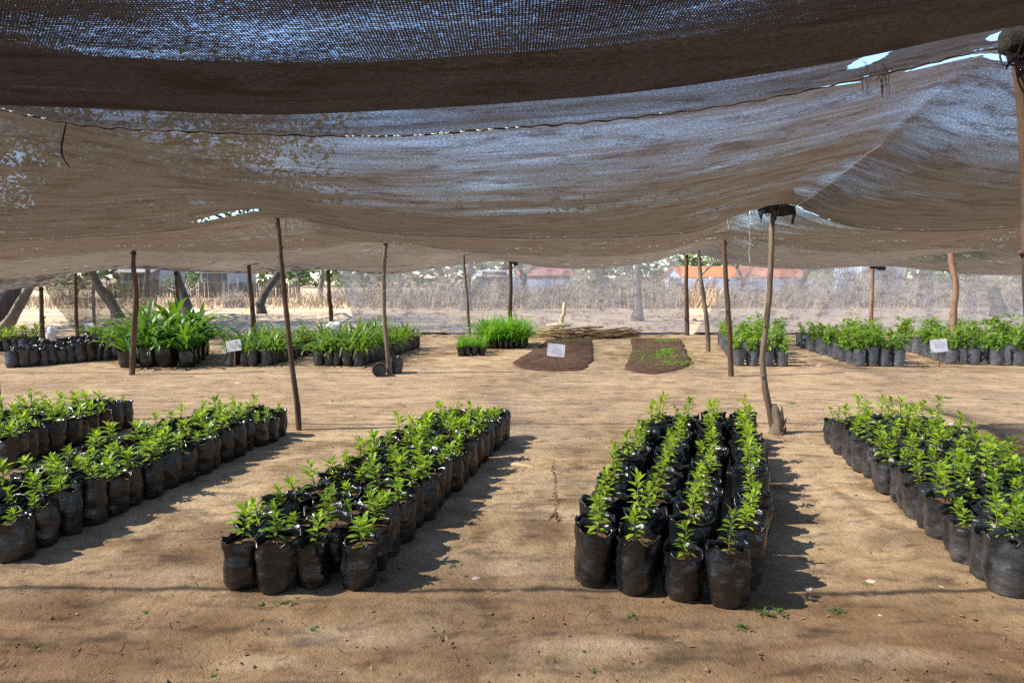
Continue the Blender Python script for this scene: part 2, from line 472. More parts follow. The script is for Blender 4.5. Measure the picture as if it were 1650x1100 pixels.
    def build(self, name, m, parent=None, smooth=True, origin=None):
        return link(name, self.mesh(name, m, smooth, origin), parent)


def link(name, me, parent=None):
    o = bpy.data.objects.new(name, me)
    COL.objects.link(o)
    if parent is not None:
        o.parent = parent
    return o


def tag(o, label=None, cat=None, group=None, kind=None):
    if label:
        o['label'] = label
    if cat:
        o['category'] = cat
    if group:
        o['group'] = group
    if kind:
        o['kind'] = kind
    return o


def thing(name, label, cat, loc=(0, 0, 0), rz=0.0, group=None):
    o = bpy.data.objects.new(name, None)
    o.empty_display_size = 0.1
    COL.objects.link(o)
    o.location = loc
    o.rotation_euler = (0, 0, rz)
    return tag(o, label, cat, group)


def copy_obj(o, parent):
    c = o.copy()
    COL.objects.link(c)
    c.parent = parent
    return c


def copy_tree(o, parent=None):
    c = copy_obj(o, parent)
    for ch in list(o.children):
        copy_tree(ch, c)
    return c


# ------------------------------------------------------------------ ground
def mk_ground_mesh():
    xs = [-400, -250, -150, -100, -70, -50, -36, -26, -20, -16, -13, -11, -9.5, -8.3, -7.3, -6.5]
    xs += list(np.arange(-6.0, 6.001, 0.035)) + [-x for x in reversed(xs)]
    ys = [-60, -30, -15, -8, -4, -2, -1, 0, 0.6, 1.2, 1.6, 2.0]
    y, s = 2.2, 0.02
    while y < 13:
        ys.append(y)
        s = 0.018 + 0.0045 * max(0, y - 2.2)
        y += s
    ys += [13.3, 13.8, 14.4, 15, 16, 17, 18, 19, 20, 21.5, 23, 25, 28, 31, 35, 40, 46, 55, 70, 90, 130, 200, 320, 600]
    nx, ny = len(xs), len(ys)
    mb = MB()
    for y in ys:
        for x in xs:
            z = gz(x, y)
            if abs(x) < 7 and 1.5 < y < 9:
                k = min(1.0, (9 - y) / 4)
                a = noise.noise(Vector((x * 6, y * 6, 2.0)))
                b_ = noise.noise(Vector((x * 17, y * 17, 7.0)))
                c = noise.noise(Vector((x * 41, y * 41, 9.0)))
                e = noise.noise(Vector((x * 2.6, y * 2.6, 12.0)))
                z += k * (0.018 * e + 0.012 * a * (0.4 + abs(e)) + 0.007 * max(0, b_ + .1) * (0.5 + max(0, a)) + 0.004 * c)
            mb.v.append(Vector((x, y, z)))
    for j in range(ny - 1):
        for i in range(nx - 1):
            q = j * nx + i
            mb.f.append((q, q + 1, q + nx + 1, q + nx))
    g = mb.build('ground', MAT['ground'])
    tag(g, 'bare sandy brown soil of the nursery yard', None, kind='structure')


mk_ground_mesh()


# ------------------------------------------------------------------ shade canopy
def pchip(xk, yk, x):
    xk, yk, x = np.asarray(xk, float), np.asarray(yk, float), np.asarray(x, float)
    h = np.diff(xk)
    d = np.diff(yk) / h
    m = np.zeros(len(xk))
    for i in range(1, len(xk) - 1):
        if d[i - 1] * d[i] > 0:
            w1, w2 = 2 * h[i] + h[i - 1], h[i] + 2 * h[i - 1]
            m[i] = (w1 + w2) / (w1 / d[i - 1] + w2 / d[i])
    m[0], m[-1] = d[0], d[-1]
    x = np.clip(x, xk[0], xk[-1])
    i = np.clip(np.searchsorted(xk, x, side='right') - 1, 0, len(h) - 1)
    t = (x - xk[i]) / h[i]
    return ((2 * t**3 - 3 * t**2 + 1) * yk[i] + (t**3 - 2 * t**2 + t) * h[i] * m[i]
            + (-2 * t**3 + 3 * t**2) * yk[i + 1] + (t**3 - t**2) * h[i] * m[i + 1])


SEAM = 3.0
ROWS = [
    (1.5, [(-300, 160), (0, 165), (200, 172), (420, 180), (650, 172), (825, 160), (1000, 145), (1200, 118), (1400, 85), (1600, 40), (1800, 5)]),
    (SEAM, [(-400, 130), (-150, 150), (0, 172), (150, 200), (300, 210), (600, 218), (825, 205), (1100, 180), (1300, 145), (1450, 112), (1620, 78), (1800, 100), (2000, 130)]),
    (5.8, [(-200, 385), (0, 380), (150, 375), (300, 366), (400, 352), (445, 347), (500, 350), (585, 362), (682, 370), (797, 373), (924, 369), (1051, 355), (1180, 332), (1248, 320), (1330, 343), (1450, 357), (1550, 360), (1650, 352), (1850, 330)]),
    (7.0, [(-200, 390), (0, 385), (200, 377), (320, 366), (400, 347), (445, 337), (500, 352), (600, 372), (700, 380), (900, 382), (1100, 374), (1200, 340), (1248, 308), (1300, 340), (1400, 366), (1500, 370), (1650, 362), (1850, 340)]),
    (9.3, [(-200, 410), (0, 402), (100, 400), (215, 397), (400, 394), (500, 388), (620, 391), (750, 399), (900, 402), (1050, 397), (1170, 384), (1250, 385), (1400, 388), (1500, 388), (1600, 377), (1750, 368)]),
    (11.0, [(-200, 430), (0, 420), (100, 411), (215, 402), (300, 405), (420, 404), (520, 398), (620, 386), (720, 400), (850, 410), (950, 412), (1080, 400), (1168, 373), (1260, 395), (1400, 405), (1535, 398), (1650, 402), (1800, 400)]),
    (13.0, [(-200, 450), (0, 440), (120, 428), (215, 418), (300, 422), (430, 416), (520, 414), (620, 412), (745, 408), (850, 422), (950, 425), (1050, 412), (1125, 396), (1200, 410), (1300, 420), (1400, 418), (1480, 412), (1535, 396), (1600, 418), (1700, 428)]),
    (15.5, [(-200, 475), (0, 455), (100, 440), (200, 424), (300, 431), (400, 410), (480, 424), (560, 430), (650, 428), (745, 399), (850, 425), (930, 432), (1000, 428), (1080, 412), (1125, 398), (1200, 420), (1300, 430), (1400, 424), (1480, 428), (1550, 438), (1650, 440)]),
    (18.5, [(-200, 490), (0, 467), (66, 462), (122, 440), (200, 429), (290, 437), (400, 440), (470, 437), (530, 434), (620, 442), (700, 432), (823, 419), (900, 431), (1000, 424), (1107, 409), (1200, 428), (1300, 434), (1405, 426), (1480, 432), (1560, 442), (1650, 443)]),
]


def row_fn(Y, pts):
    P = [at(px, py, Y) for px, py in pts]
    xs, zs = [p.x for p in P], [p.z for p in P]
    return lambda x: pchip(xs, zs, x)


RF = [(Y, row_fn(Y, p)) for Y, p in ROWS]


def canopy_rows(x):
    f = dict(RF)
    l1, sm, l2 = f[1.5](x), f[SEAM](x), f[5.8](x)
    ys = [-14.0, -3.0, -1.4, 1.5, 2.2, SEAM, 4.3]
    hs = [x * 0 + 2.5, x * 0 + 2.40, l1 + 0.26, l1, sm + 0.045, sm, 0.42 * sm + 0.58 * l2 - 0.03]
    for Y, fn in RF[2:]:
        ys.append(Y)
        hs.append(fn(x))
    return ys, hs


P0TOP, P1TOP = Vector((2.02, 2.9)), Vector((2.6, 7.0))


def canopy_grid(xs, ys):
    xs, ys = np.asarray(xs), np.asarray(ys)
    yk, hk = canopy_rows(xs)
    H = np.zeros((len(ys), len(xs)))
    hk = np.array(hk)
    for i in range(len(xs)):
        H[:, i] = pchip(yk, hk[:, i], ys)
    d = (P1TOP - P0TOP).normalized()
    for j, y in enumerate(ys):
        for i, x in enumerate(xs):
            r = Vector((x, y)) - P0TOP
            t, s = r.dot(d), r.x * d.y - r.y * d.x
            L = (P1TOP - P0TOP).length
            if -0.3 < t < L + 0.2:
                w = math.sin(math.pi * min(1, max(0, (t + 0.3) / (L + 0.5))))
                H[j, i] += 0.035 * w * math.exp(-abs(s) / 0.16)
            amp = 0.006 + 0.010 * min(1, max(0, (y - 2) / 6))
            H[j, i] += amp * fbm(x * 0.9, y * 3.4, 0.5, 3)
    return H


def canopy_h(x, y):
    return float(canopy_grid([x], [y])[0, 0])


PAN = [(-14.0, 2.2, 0.05, 0.06), (2.2, SEAM, 0.04, 0.04), (SEAM, 7.0, 0.05, 0.045), (7.0, 11.0, 0.08, 0.06), (11.0, 15.5, 0.1, 0.08), (15.5, 18.5, 0.1, 0.08)]
# openings worn into the cloth: picture points met at the cloth's own height
def on_canopy(px, py, y0, y1):
    best = None
    for k in range(161):
        y = y0 + (y1 - y0) * k / 160
        p = at(px, py, y)
        e = abs(canopy_h(p.x, p.y) - p.z)
        if best is None or e < best[0]:
            best = (e, p)
    return best[1]


def slit(pa, pb, y0, y1, b):
    a, c = on_canopy(*pa, y0, y1), on_canopy(*pb, y0, y1)
    mid, dv = (a + c) / 2, (c - a)
    return (mid.x, mid.y, max(0.03, dv.length / 2), b, math.atan2(dv.y, dv.x))


H_near = on_canopy(1400, 97, 2.3, 3.0)
HOLES = [
    [],
    [(H_near.x, H_near.y, 0.07, 0.09, 0.1), slit((1600, 55), (1622, 62), 2.3, 3.0, 0.04)],
    [slit((1460, 115), (1585, 88), 3.01, 3.3, 0.022), slit((1585, 88), (1625, 98), 3.01, 3.4, 0.024), slit((1315, 142), (1388, 132), 3.005, 3.2, 0.009), slit((314, 358), (437, 339), 4.6, 5.8, 0.07)],
    [slit((1272, 312), (1320, 330), 7.02, 7.6, 0.02), slit((1440, 358), (1500, 357), 7.02, 7.5, 0.012)],
    [slit((1360, 402), (1372, 402), 11.1, 11.8, 0.05)],
    [],
]
canopy = thing('shade_canopy', 'brown sagging shade net canopy stretched over the whole nursery on wooden poles', 'shade net', (0, 0, 0))
LAB = ['dark dense net strip sagging low nearest the viewer', 'narrow bluish net strip before the black stitched seam', 'wide brown net strip behind the black stitched seam', None, None, None]
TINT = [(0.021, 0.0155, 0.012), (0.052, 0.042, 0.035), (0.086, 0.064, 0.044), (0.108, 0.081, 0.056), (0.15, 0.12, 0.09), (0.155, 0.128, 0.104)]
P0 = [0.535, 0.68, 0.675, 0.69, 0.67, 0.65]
for k, (y0, y1, sx, sy) in enumerate(PAN):
    half = (9 if k < 2 else 11 if k == 2 else 17)
    xs = np.arange(-half, half + 1e-6, sx)
    ys = np.linspace(y0, y1, int(round((y1 - y0) / sy)) + 1)
    H = canopy_grid(xs, ys)
    mb = MB()
    for j, y in enumerate(ys):
        for i, x in enumerate(xs):
            mb.v.append(Vector((x, y, H[j, i])))
    nx = len(xs)
    for j in range(len(ys) - 1):
        for i in range(nx - 1):
            q = j * nx + i
            mb.f.append((q, q + 1, q + nx + 1, q + nx))
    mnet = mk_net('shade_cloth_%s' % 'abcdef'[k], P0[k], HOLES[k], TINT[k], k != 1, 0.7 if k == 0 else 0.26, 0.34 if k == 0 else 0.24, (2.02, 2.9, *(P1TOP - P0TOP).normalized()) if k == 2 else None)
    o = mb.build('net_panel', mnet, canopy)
    if LAB[k]:
        o['label'] = LAB[k]
    me = o.data
    uvl = me.uv_layers.new(name='cloth')
    co = np.array([(v.co.x, v.co.y) for v in me.vertices])
    li = np.zeros(len(me.loops), dtype=np.int32)
    me.loops.foreach_get('vertex_index', li)
    uv = co[li] + np.array([k * 13.7, 0])
    uvl.data.foreach_set('uv', uv.astype(np.float32).ravel())
    at_ = me.attributes.new('edge', 'FLOAT', 'POINT')
    yy = co[:, 1]
    e = np.abs(yy - y0) if k else np.full(len(yy), 9.0)
    at_.data.foreach_set('value', e.astype(np.float32))

# stitching and cords of the canopy
sx_ = np.arange(-7, 7, 0.03)
sh = canopy_grid(sx_, [SEAM])[0]
mb = MB()
pts = [Vector((x, SEAM + 0.006 * math.sin(x * 46), h - 0.008 + 0.004 * math.sin(x * 52 + 5 * noise.noise(Vector((x, 0, 0)))))) for x, h in zip(sx_, sh)]
mb.tube(pts, [0.0022 + 0.0045 * abs(noise.noise(Vector((p.x * 9, 0, 0)))) for p in pts], 5, 0.3)
tag(mb.build('stitching', MAT['cord'], canopy), 'black cord stitched along the seam nearest the viewer')
for Yr in (7.0, 11.0, 15.5):
    x_ = np.arange(-14, 14, 0.12)
    h_ = canopy_grid(x_, [Yr])[0]
    mb = MB()
    mb.tube([Vector((x, Yr - 0.01, h - 0.012)) for x, h in zip(x_, h_)], 0.0035, 5)
    mb.build('support_rope', MAT['cord'], canopy)
# pale stitches of the near seam
mb = MB()
for px in [560 + 9 * i for i in range(18)] + [715, 740, 765, 790, 812, 835, 860, 885] + [0, 22, 45, 70, 95]:
    if rng.random() < 0.25:
        continue
    p = at(px + rng.uniform(-4, 4), 200, SEAM)
    p = Vector((p.x, SEAM - 0.006, canopy_h(p.x, SEAM) - 0.006))
    L = rng.uniform(0.010, 0.03)
    mb.tube([p, p + Vector((L * 0.5, -0.004, -0.007)), p + Vector((L, 0, rng.uniform(-.004, .006)))], [0.002, 0.0045, 0.0015], 5)
mb.build('pale_stitches', MAT['fray'], canopy)
# pale thread along the crease that runs between two pole tops
mb = MB()
pp = []
for k in range(60):
    q = P0TOP.lerp(P1TOP, 0.30 + 0.66 * k / 59)
    pp.append(Vector((q.x + .01 * noise.noise(Vector((k * .4, 0, 0))), q.y, canopy_h(q.x, q.y) - .008)))
mb.tube(pp, [0.0012 + 0.003 * abs(noise.noise(Vector((k * .7, 3, 0)))) for k in range(60)], 5, .3)
mb.build('ridge_thread', MAT['fray'], canopy)
# knots of pale thread along the far joins
mb = MB()
for Yr, n_ in ((7.0, 150), (9.0, 110), (11.0, 130), (13.2, 120), (15.5, 110)):
    for k in range(n_):
        x = rng.uniform(-.78, .78) * Yr
        if noise.noise(Vector((x * .8, Yr, 0))) < -.05:
            continue
        h = canopy_h(x, Yr) - .008
        a = .012 * Yr / 7
        mb.tube([Vector((x, Yr - .004, h)), Vector((x + a, Yr - .008, h - rng.uniform(0, a * .7))), Vector((x + a * 1.8, Yr - .004, h))], [.002, .0035 * Yr / 7, .002], 4)
mb.build('pale_stitches', MAT['fray'], canopy)
# hanging loose cord on the left
mb = MB()
mb.tube([at(x, y, 3.05) for x, y in ((106, 196), (103, 215), (99, 235), (100, 250), (106, 262), (113, 270))], [.0045, .004, .0038, .004, .003, .002], 6, 0.2)
mb.build('loose_cord', MAT['cord'], canopy)
# frayed strands under the hole and by the bundle
mb = MB()
r2 = random.Random(5)
for i in range(18):
    px, py = r2.uniform(1388, 1432), r2.uniform(96, 128)
    p = at(px, py, 2.86)
    L = r2.uniform(.03, .11)
    pp = [p]
    for k in range(4):
        pp.append(pp[-1] + Vector((r2.uniform(-.012, .012), r2.uniform(-.006, .006), -L / 4)))
    mb.tube(pp, [.0014, .0012, .0012, .001, .0007], 4)
mb.tube([at(1421, 128, 2.86), at(1421, 140, 2.86), at(1422, 152, 2.86)], [.004, .005, .002], 5)
mb.build('frayed_strands', MAT['bundle'], canopy)
mb = MB()
for i in range(46):
    px, py = r2.uniform(1168, 1212), r2.uniform(333, 345)
    p = at(px, py - (px - 1170) * 0.15, 6.7)
    L = r2.uniform(.02, .10) * (2.2 if r2.random() < .12 else 1)
    pp = [p]
    for k in range(4):
        pp.append(pp[-1] + Vector((r2.uniform(-.035, .035), r2.uniform(-.02, .02), -L / 4 + r2.uniform(-.01, .02))))
    mb.tube(pp, .0022, 4)
mb.tube([at(1208, 340 + i * 13, 6.7) + Vector((0.01 * math.sin(i * 2.1), 0, 0)) for i in range(8)], [.0022 + .003 * (i % 3 == 0) for i in range(8)], 4)
for i in range(14):
    p = at(r2.uniform(1206, 1218), r2.uniform(358, 366), 6.7)
    mb.tube([p, p + Vector((r2.uniform(-.03, .03), 0, r2.uniform(-.03, .02))), p + Vector((r2.uniform(-.04, .04), 0, r2.uniform(-.04, .03)))], .0022, 4)
tag(mb.build('frayed_strands', MAT['fray'], canopy), 'pale frayed threads dangling beside the rolled bundle')

# ------------------------------------------------------------------ side nets at the far edge
def side_net(x0t, x0b, x1t, x1b, label, p0=0.72, Y=18.5):
    root = thing('side_net', label, 'shade net', ground((x0b + x1b) / 2, 540).xyz * 1.0, 0, 'side nets hanging at the far edge')
    base = root.location.copy()
    base.y = Y
    base.z = 0
    root.location = base
    n, m_ = 120, 26
    mb = MB()
    f = dict(RF)[18.5]
    for j in range(m_ + 1):
        t = j / m_
        for i in range(n + 1):
            s = i / n
            xt = (x0t + (x1t - x0t) * s - CX) / FPX * Y
            xb = (x0b + (x1b - x0b) * s - CX) / FPX * Y
            x = xb + (xt - xb) * t
            zt = float(f(np.array([xt]))[0]) - 0.01
            z = 0.02 + (zt - 0.02) * t
            y = Y + 0.05 * math.sin(x * 5 + 2 * fbm(x * .4, t)) * (0.4 + 0.6 * t) + 0.25 * (1 - t) ** 2 + 0.06 * fbm(x * .8, t * 2, 3)
            mb.v.append(Vector((x, y, z)) - base)
    for j in range(m_):
        for i in range(n):
            q = j * (n + 1) + i
            mb.f.append((q, q + 1, q + n + 2, q + n + 1))
    o = mb.build('net_sheet', MAT['side_net'] if p0 > .6 else MAT['side_net_dense'], root)
    me = o.data
    uvl = me.uv_layers.new(name='cloth')
    li = np.zeros(len(me.loops), dtype=np.int32)
    me.loops.foreach_get('vertex_index', li)
    co = np.array([(v.co.x, v.co.z) for v in me.vertices])
    uvl.data.foreach_set('uv', co[li].astype(np.float32).ravel())
    # the hem lying on the soil
    mb = MB()
    xs = np.linspace((x0b - CX) / FPX * Y, (x1b - CX) / FPX * Y, 90)
    mb.tube([Vector((x, Y + .28 + .05 * fbm(x * .7, 0), .03 + .015 * fbm(x * 2, 4))) - base for x in xs], [0.028 + 0.012 * fbm(x * 3, 1) for x in xs], 6, .3)
    mb.build('hem', MAT['bundle'], root)
    return root


MAT['side_net'] = mk_net('side_shade_cloth', 0.41, (), (0.85, 0.80, 0.74), False, 0.12, 0.12)
MAT['side_net_dense'] = mk_net('dense_side_shade_cloth', 0.5, (), (0.20, 0.16, 0.12), False, 0.2, 0.16)
side_net(545, 575, 1090, 1116, 'hazy see-through side net between the left poles and the grey trunk')
side_net(1188, 1124, 1900, 1900, 'hazy see-through side net behind the right sapling blocks', 0.61)
side_net(74, 112, 262, 240, 'brown side net with slanting edge behind the empty bags', 0.5)

# ------------------------------------------------------------------ poles
def pole(pts, Y, rpx, label, m='bark', grp='wooden poles holding up the shade net', extra=None, rough=0.22, name='support_pole', cat='pole'):
    """pts from base to top in picture points at depth Y"""
    W = [at(px, py, Y) for px, py in pts]
    b = W[0].copy()
    gzz = gz(b.x, b.y)
    if abs(W[0].z - gzz) > 0.02:
        W[0].z = gzz
    base = Vector((W[0].x, Y, gzz))
    W.insert(0, Vector((W[0].x - (W[1].x - W[0].x) * 0.1, Y, gzz - 0.15)))
    # refine
    P = []
    xs, ys, zs = [p.x for p in W], [p.y for p in W], [p.z for p in W]
    n = 26
    zz = np.linspace(zs[0], zs[-1], n)
    xx = pchip(zs, xs, zz)
    rad = []
    sd = rng.uniform(0, 50)
    r0 = rpx * .82 / FPX * Y
    for i in range(n):
        t = i / (n - 1)
        P.append(Vector((xx[i] + 0.010 * noise.noise(Vector((zz[i] * 2.2, sd, 0))), Y + 0.02 * noise.noise(Vector((zz[i] * 1.6, sd, 4))), zz[i])) - base)
        rad.append(r0 * (1.12 - 0.28 * t) * (1 + 0.10 * noise.noise(Vector((zz[i] * 5, sd, 8)))))
    root = thing(name, label, cat, base, 0, grp)
    mb = MB()
    mb.tube(P, rad, 12, rough, True, sd)
    mb.build('shaft', MAT[m], root)
    # branch stubs
    r3 = random.Random(int(sd * 100))
    for k in range(3):
        mb = MB()
        i = r3.randrange(4, n - 2)
        a = r3.uniform(0, 6.28)
        d = Vector((math.cos(a), math.sin(a), .6)).normalized()
        mb.tube([P[i], P[i] + d * rad[i] * 1.3, P[i] + d * rad[i] * 2.0], [rad[i] * .55, rad[i] * .42, rad[i] * .3], 7, .3)
        mb.build('branch_stub', MAT[m], root)
    # binding where the net is tied on
    top = P[-1]
    mb = MB()
    for k in range(3):
        z = top.z - 0.03 - 0.018 * k
        q = [top + Vector((math.cos(a) * rad[-1] * 1.18, math.sin(a) * rad[-1] * 1.18, z - top.z + 0.006 * math.sin(3 * a + k))) for a in np.linspace(0, 2 * math.pi, 12)]
        mb.tube(q, 0.005, 5)
    mb.tube([top + Vector((0, 0, -.03)), top + Vector((.03, -.02, -.07)), top + Vector((.035, -.02, -.13))], [.005, .004, .003], 5)
    mb.build('binding_cord', MAT['cord'], root)
    return root, base, P, rad


pole([(1656, 1098), (1660, 800), (1659, 400), (1652, 240), (1641, 60)], 2.78, 12, 'thick straight post at the right edge with black plastic at its top', 'bark_dark', rough=.1)
pole([(482, 695), (474, 620), (462, 500), (452, 410), (445, 340)], 7.03, 5.2, 'tall slim pole leaning left beside the left seedling block', 'bark_dark')
rt, b1, P1, R1 = pole([(1246, 700), (1238, 655), (1231, 610), (1229, 575), (1235, 520), (1241, 450), (1244, 380), (1249, 312)], 6.85, 5.6,
                      'crooked pole with splintered foot and a black bundle at its top', 'bark')
mb = MB()
r3 = random.Random(3)
mb.tube([Vector((.03, 0, -.05)), Vector((.03, 0, .03)), Vector((.028, 0, .12)), Vector((.01, 0, .22)), Vector((-.01, 0, .30))], [.085, .075, .062, .045, .03], 12, .45, True, 3.3)
for i in range(16):
    a = r3.uniform(0, 6.28)
    r = r3.uniform(.01, .07)
    b0 = Vector((math.cos(a) * r + 0.02, math.sin(a) * r, -.04))
    h = r3.uniform(.08, .34) * (1 if r < .05 else .55)
    lean = Vector((r3.uniform(-.06, .08), r3.uniform(-.03, .03), 0))
    mb.tube([b0 * 1.3, b0 * 1.1 + Vector((0.03, 0, h * .55)) + lean * .4, b0 * .6 + Vector((.045, 0, h)) + lean], [.028, .018, .004], 6, .5, True, i * 3.0, 0.5)
mb.build('splintered_foot', MAT['bark'], rt)
pole([(627, 603), (622, 540), (618, 480), (619, 430), (621, 388)], 11.1, 4.2, 'thin wavy pole rising behind the toppled dark pots', 'bark')
pole([(213, 603), (217, 520), (219, 470), (215, 430), (215, 403)], 11.1, 5.2, 'dark pole standing in front of the big lilies', 'bark_dark')
pole([(1178, 608), (1174, 520), (1169, 440), (1166, 375)], 10.9, 5.0, 'straight brown pole left of the nearest sapling block', 'bark_dark', rough=.1)
pole([(1537, 585), (1537, 500), (1540, 470), (1534, 430), (1532, 397)], 13.0, 6.2, 'pale reddish knotty pole rising out of the right sapling block', 'bark_red')
pole([(757, 548), (754, 500), (750, 450), (746, 399)], 17.0, 2.9, 'very thin pale stick pole beside the small grass pots', 'bark')
pole([(1141, 566), (1139, 520), (1134, 480), (1128, 440), (1124, 391)], 14.4, 4.2, 'crooked knobbly pole just right of the right seedbed', 'bark')
pole([(410, 545), (407, 500), (402, 450), (399, 409)], 17.0, 4.6, 'dark pole rising behind the left strap-leaf pots', 'bark_dark')
pole([(822, 540), (822, 500), (823, 460), (823, 420)], 18.3, 4.0, 'straight dark edge post behind the bright grass pots', 'bark_dark', rough=.08)
pole([(1107, 540), (1107, 500), (1106, 460), (1106, 410)], 18.45, 4.0, 'straight dark edge post at the net opening beyond the right seedbed', 'bark_dark', rough=.08)
pole([(535, 542), (533, 500), (530, 470), (529, 435)], 18.0, 4.2, 'dark edge post beside the white sack', 'bark_dark')
pole([(1404, 545), (1404, 500), (1405, 460), (1406, 428)], 17.8, 4.0, 'straight brown edge post with a torn black rag at its top', 'bark_red', rough=.08)
pole([(68, 552), (67, 510), (66, 462)], 17.6, 4.2, 'dark edge post beside the bright white sheet', 'bark_dark')
pole([(125, 555), (123, 500), (121, 430)], 17.2, 3.2, 'thin dark edge post behind the empty bags', 'bark_dark')
pole([(291, 545), (287, 490), (283, 438)], 18.4, 3.6, 'dark edge post behind the big lilies', 'bark_dark')
pole([(3, 682), (-6, 610), (-14, 520), (-20, 420), (-26, 388)], 7.35, 5.2, 'leaning pole foot at the far left beside the seedling bags', 'bark_red')


# rolled netting on the crooked pole, wraps and rags on other tops
def crumple(name, label, cat, c, rx, ry, rz, seed, rotz=0.0, tilt=0.0, tails=6):
    root = thing(name, label, cat, c, rotz)
    mb = MB()
    n, m_ = 22, 18
    for j in range(n + 1):
        t = j / n
        x = (t - .5) * 2 * rx
        e = (0.55 + 0.45 * t) * (1 if 0 < j < n else .55)
        for i in range(m_):
            a = 2 * math.pi * i / m_
            k = 1 + .38 * fbm(math.cos(a) * 1.3 + seed, math.sin(a) * 1.3 + x * 4, seed, 3)
            mb.v.append(Vector((x, math.cos(a) * ry * e * k, math.sin(a) * rz * e * k + tilt * x)))
    for j in range(n):
        for i in range(m_):
            i2 = (i + 1) % m_
            mb.f.append((j * m_ + i, j * m_ + i2, (j + 1) * m_ + i2, (j + 1) * m_ + i))
    mb.f.append(tuple(reversed(range(m_))))
    mb.f.append(tuple(n * m_ + i for i in range(m_)))
    mb.build('roll', MAT['bundle'], root)
    rr = random.Random(int(seed * 10))
    for k in range(tails):
        mb = MB()
        x = rr.uniform(-rx, rx)
        z = tilt * x - rz * .5
        w = rr.uniform(.01, .03)
        L = rr.uniform(.4, 1.3) * rz
        b = len(mb.v)
        for i in range(5):
            t = i / 4
            c0 = Vector((x + .01 * math.sin(t * 5 + k), -ry * .6 + .01 * math.cos(t * 4), z - L * t))
            mb.v += [c0 - Vector((w * (1 - t * .7), 0, 0)), c0 + Vector((w * (1 - t * .6), .006, 0))]
        for i in range(4):
            mb.f.append((b + 2 * i, b + 2 * i + 1, b + 2 * i + 3, b + 2 * i + 2))
        mb.build('torn_flap', MAT['bundle'], root)
    mb = MB()
    for xx in (-.35, .1):
        x = xx * rx
        mb.tube([Vector((x + .012 * math.sin(a), math.cos(a) * ry * 1.02, math.sin(a) * rz * 1.02 + tilt * x)) for a in np.linspace(0, 6.28, 14)], .004, 5)
    mb.build('tie_cord', MAT['cord'], root)
    return root


crumple('net_bundle', 'black netting rolled into a bundle at the top of the crooked pole', 'net bundle', at(1250, 327, 6.78), .18, .09, .125, 2.3, 0, .02)
crumple('plastic_wrap', 'crumpled black plastic wrapped round the top of the right edge post', 'plastic sheet', at(1640, 66, 2.70), .06, .06, .088, 5.1, 0, 0, 8)
crumple('torn_rag', 'torn black rag hanging from the brown edge post top', 'rag', at(1414, 431, 17.7), .20, .06, .06, 7.7, 0, -.1, 5)
crumple('torn_rag', 'small black knot of rag on the post behind the bright grass', 'rag', at(829, 424, 18.2), .09, .05, .05, 9.2, 0, -.2, 3)

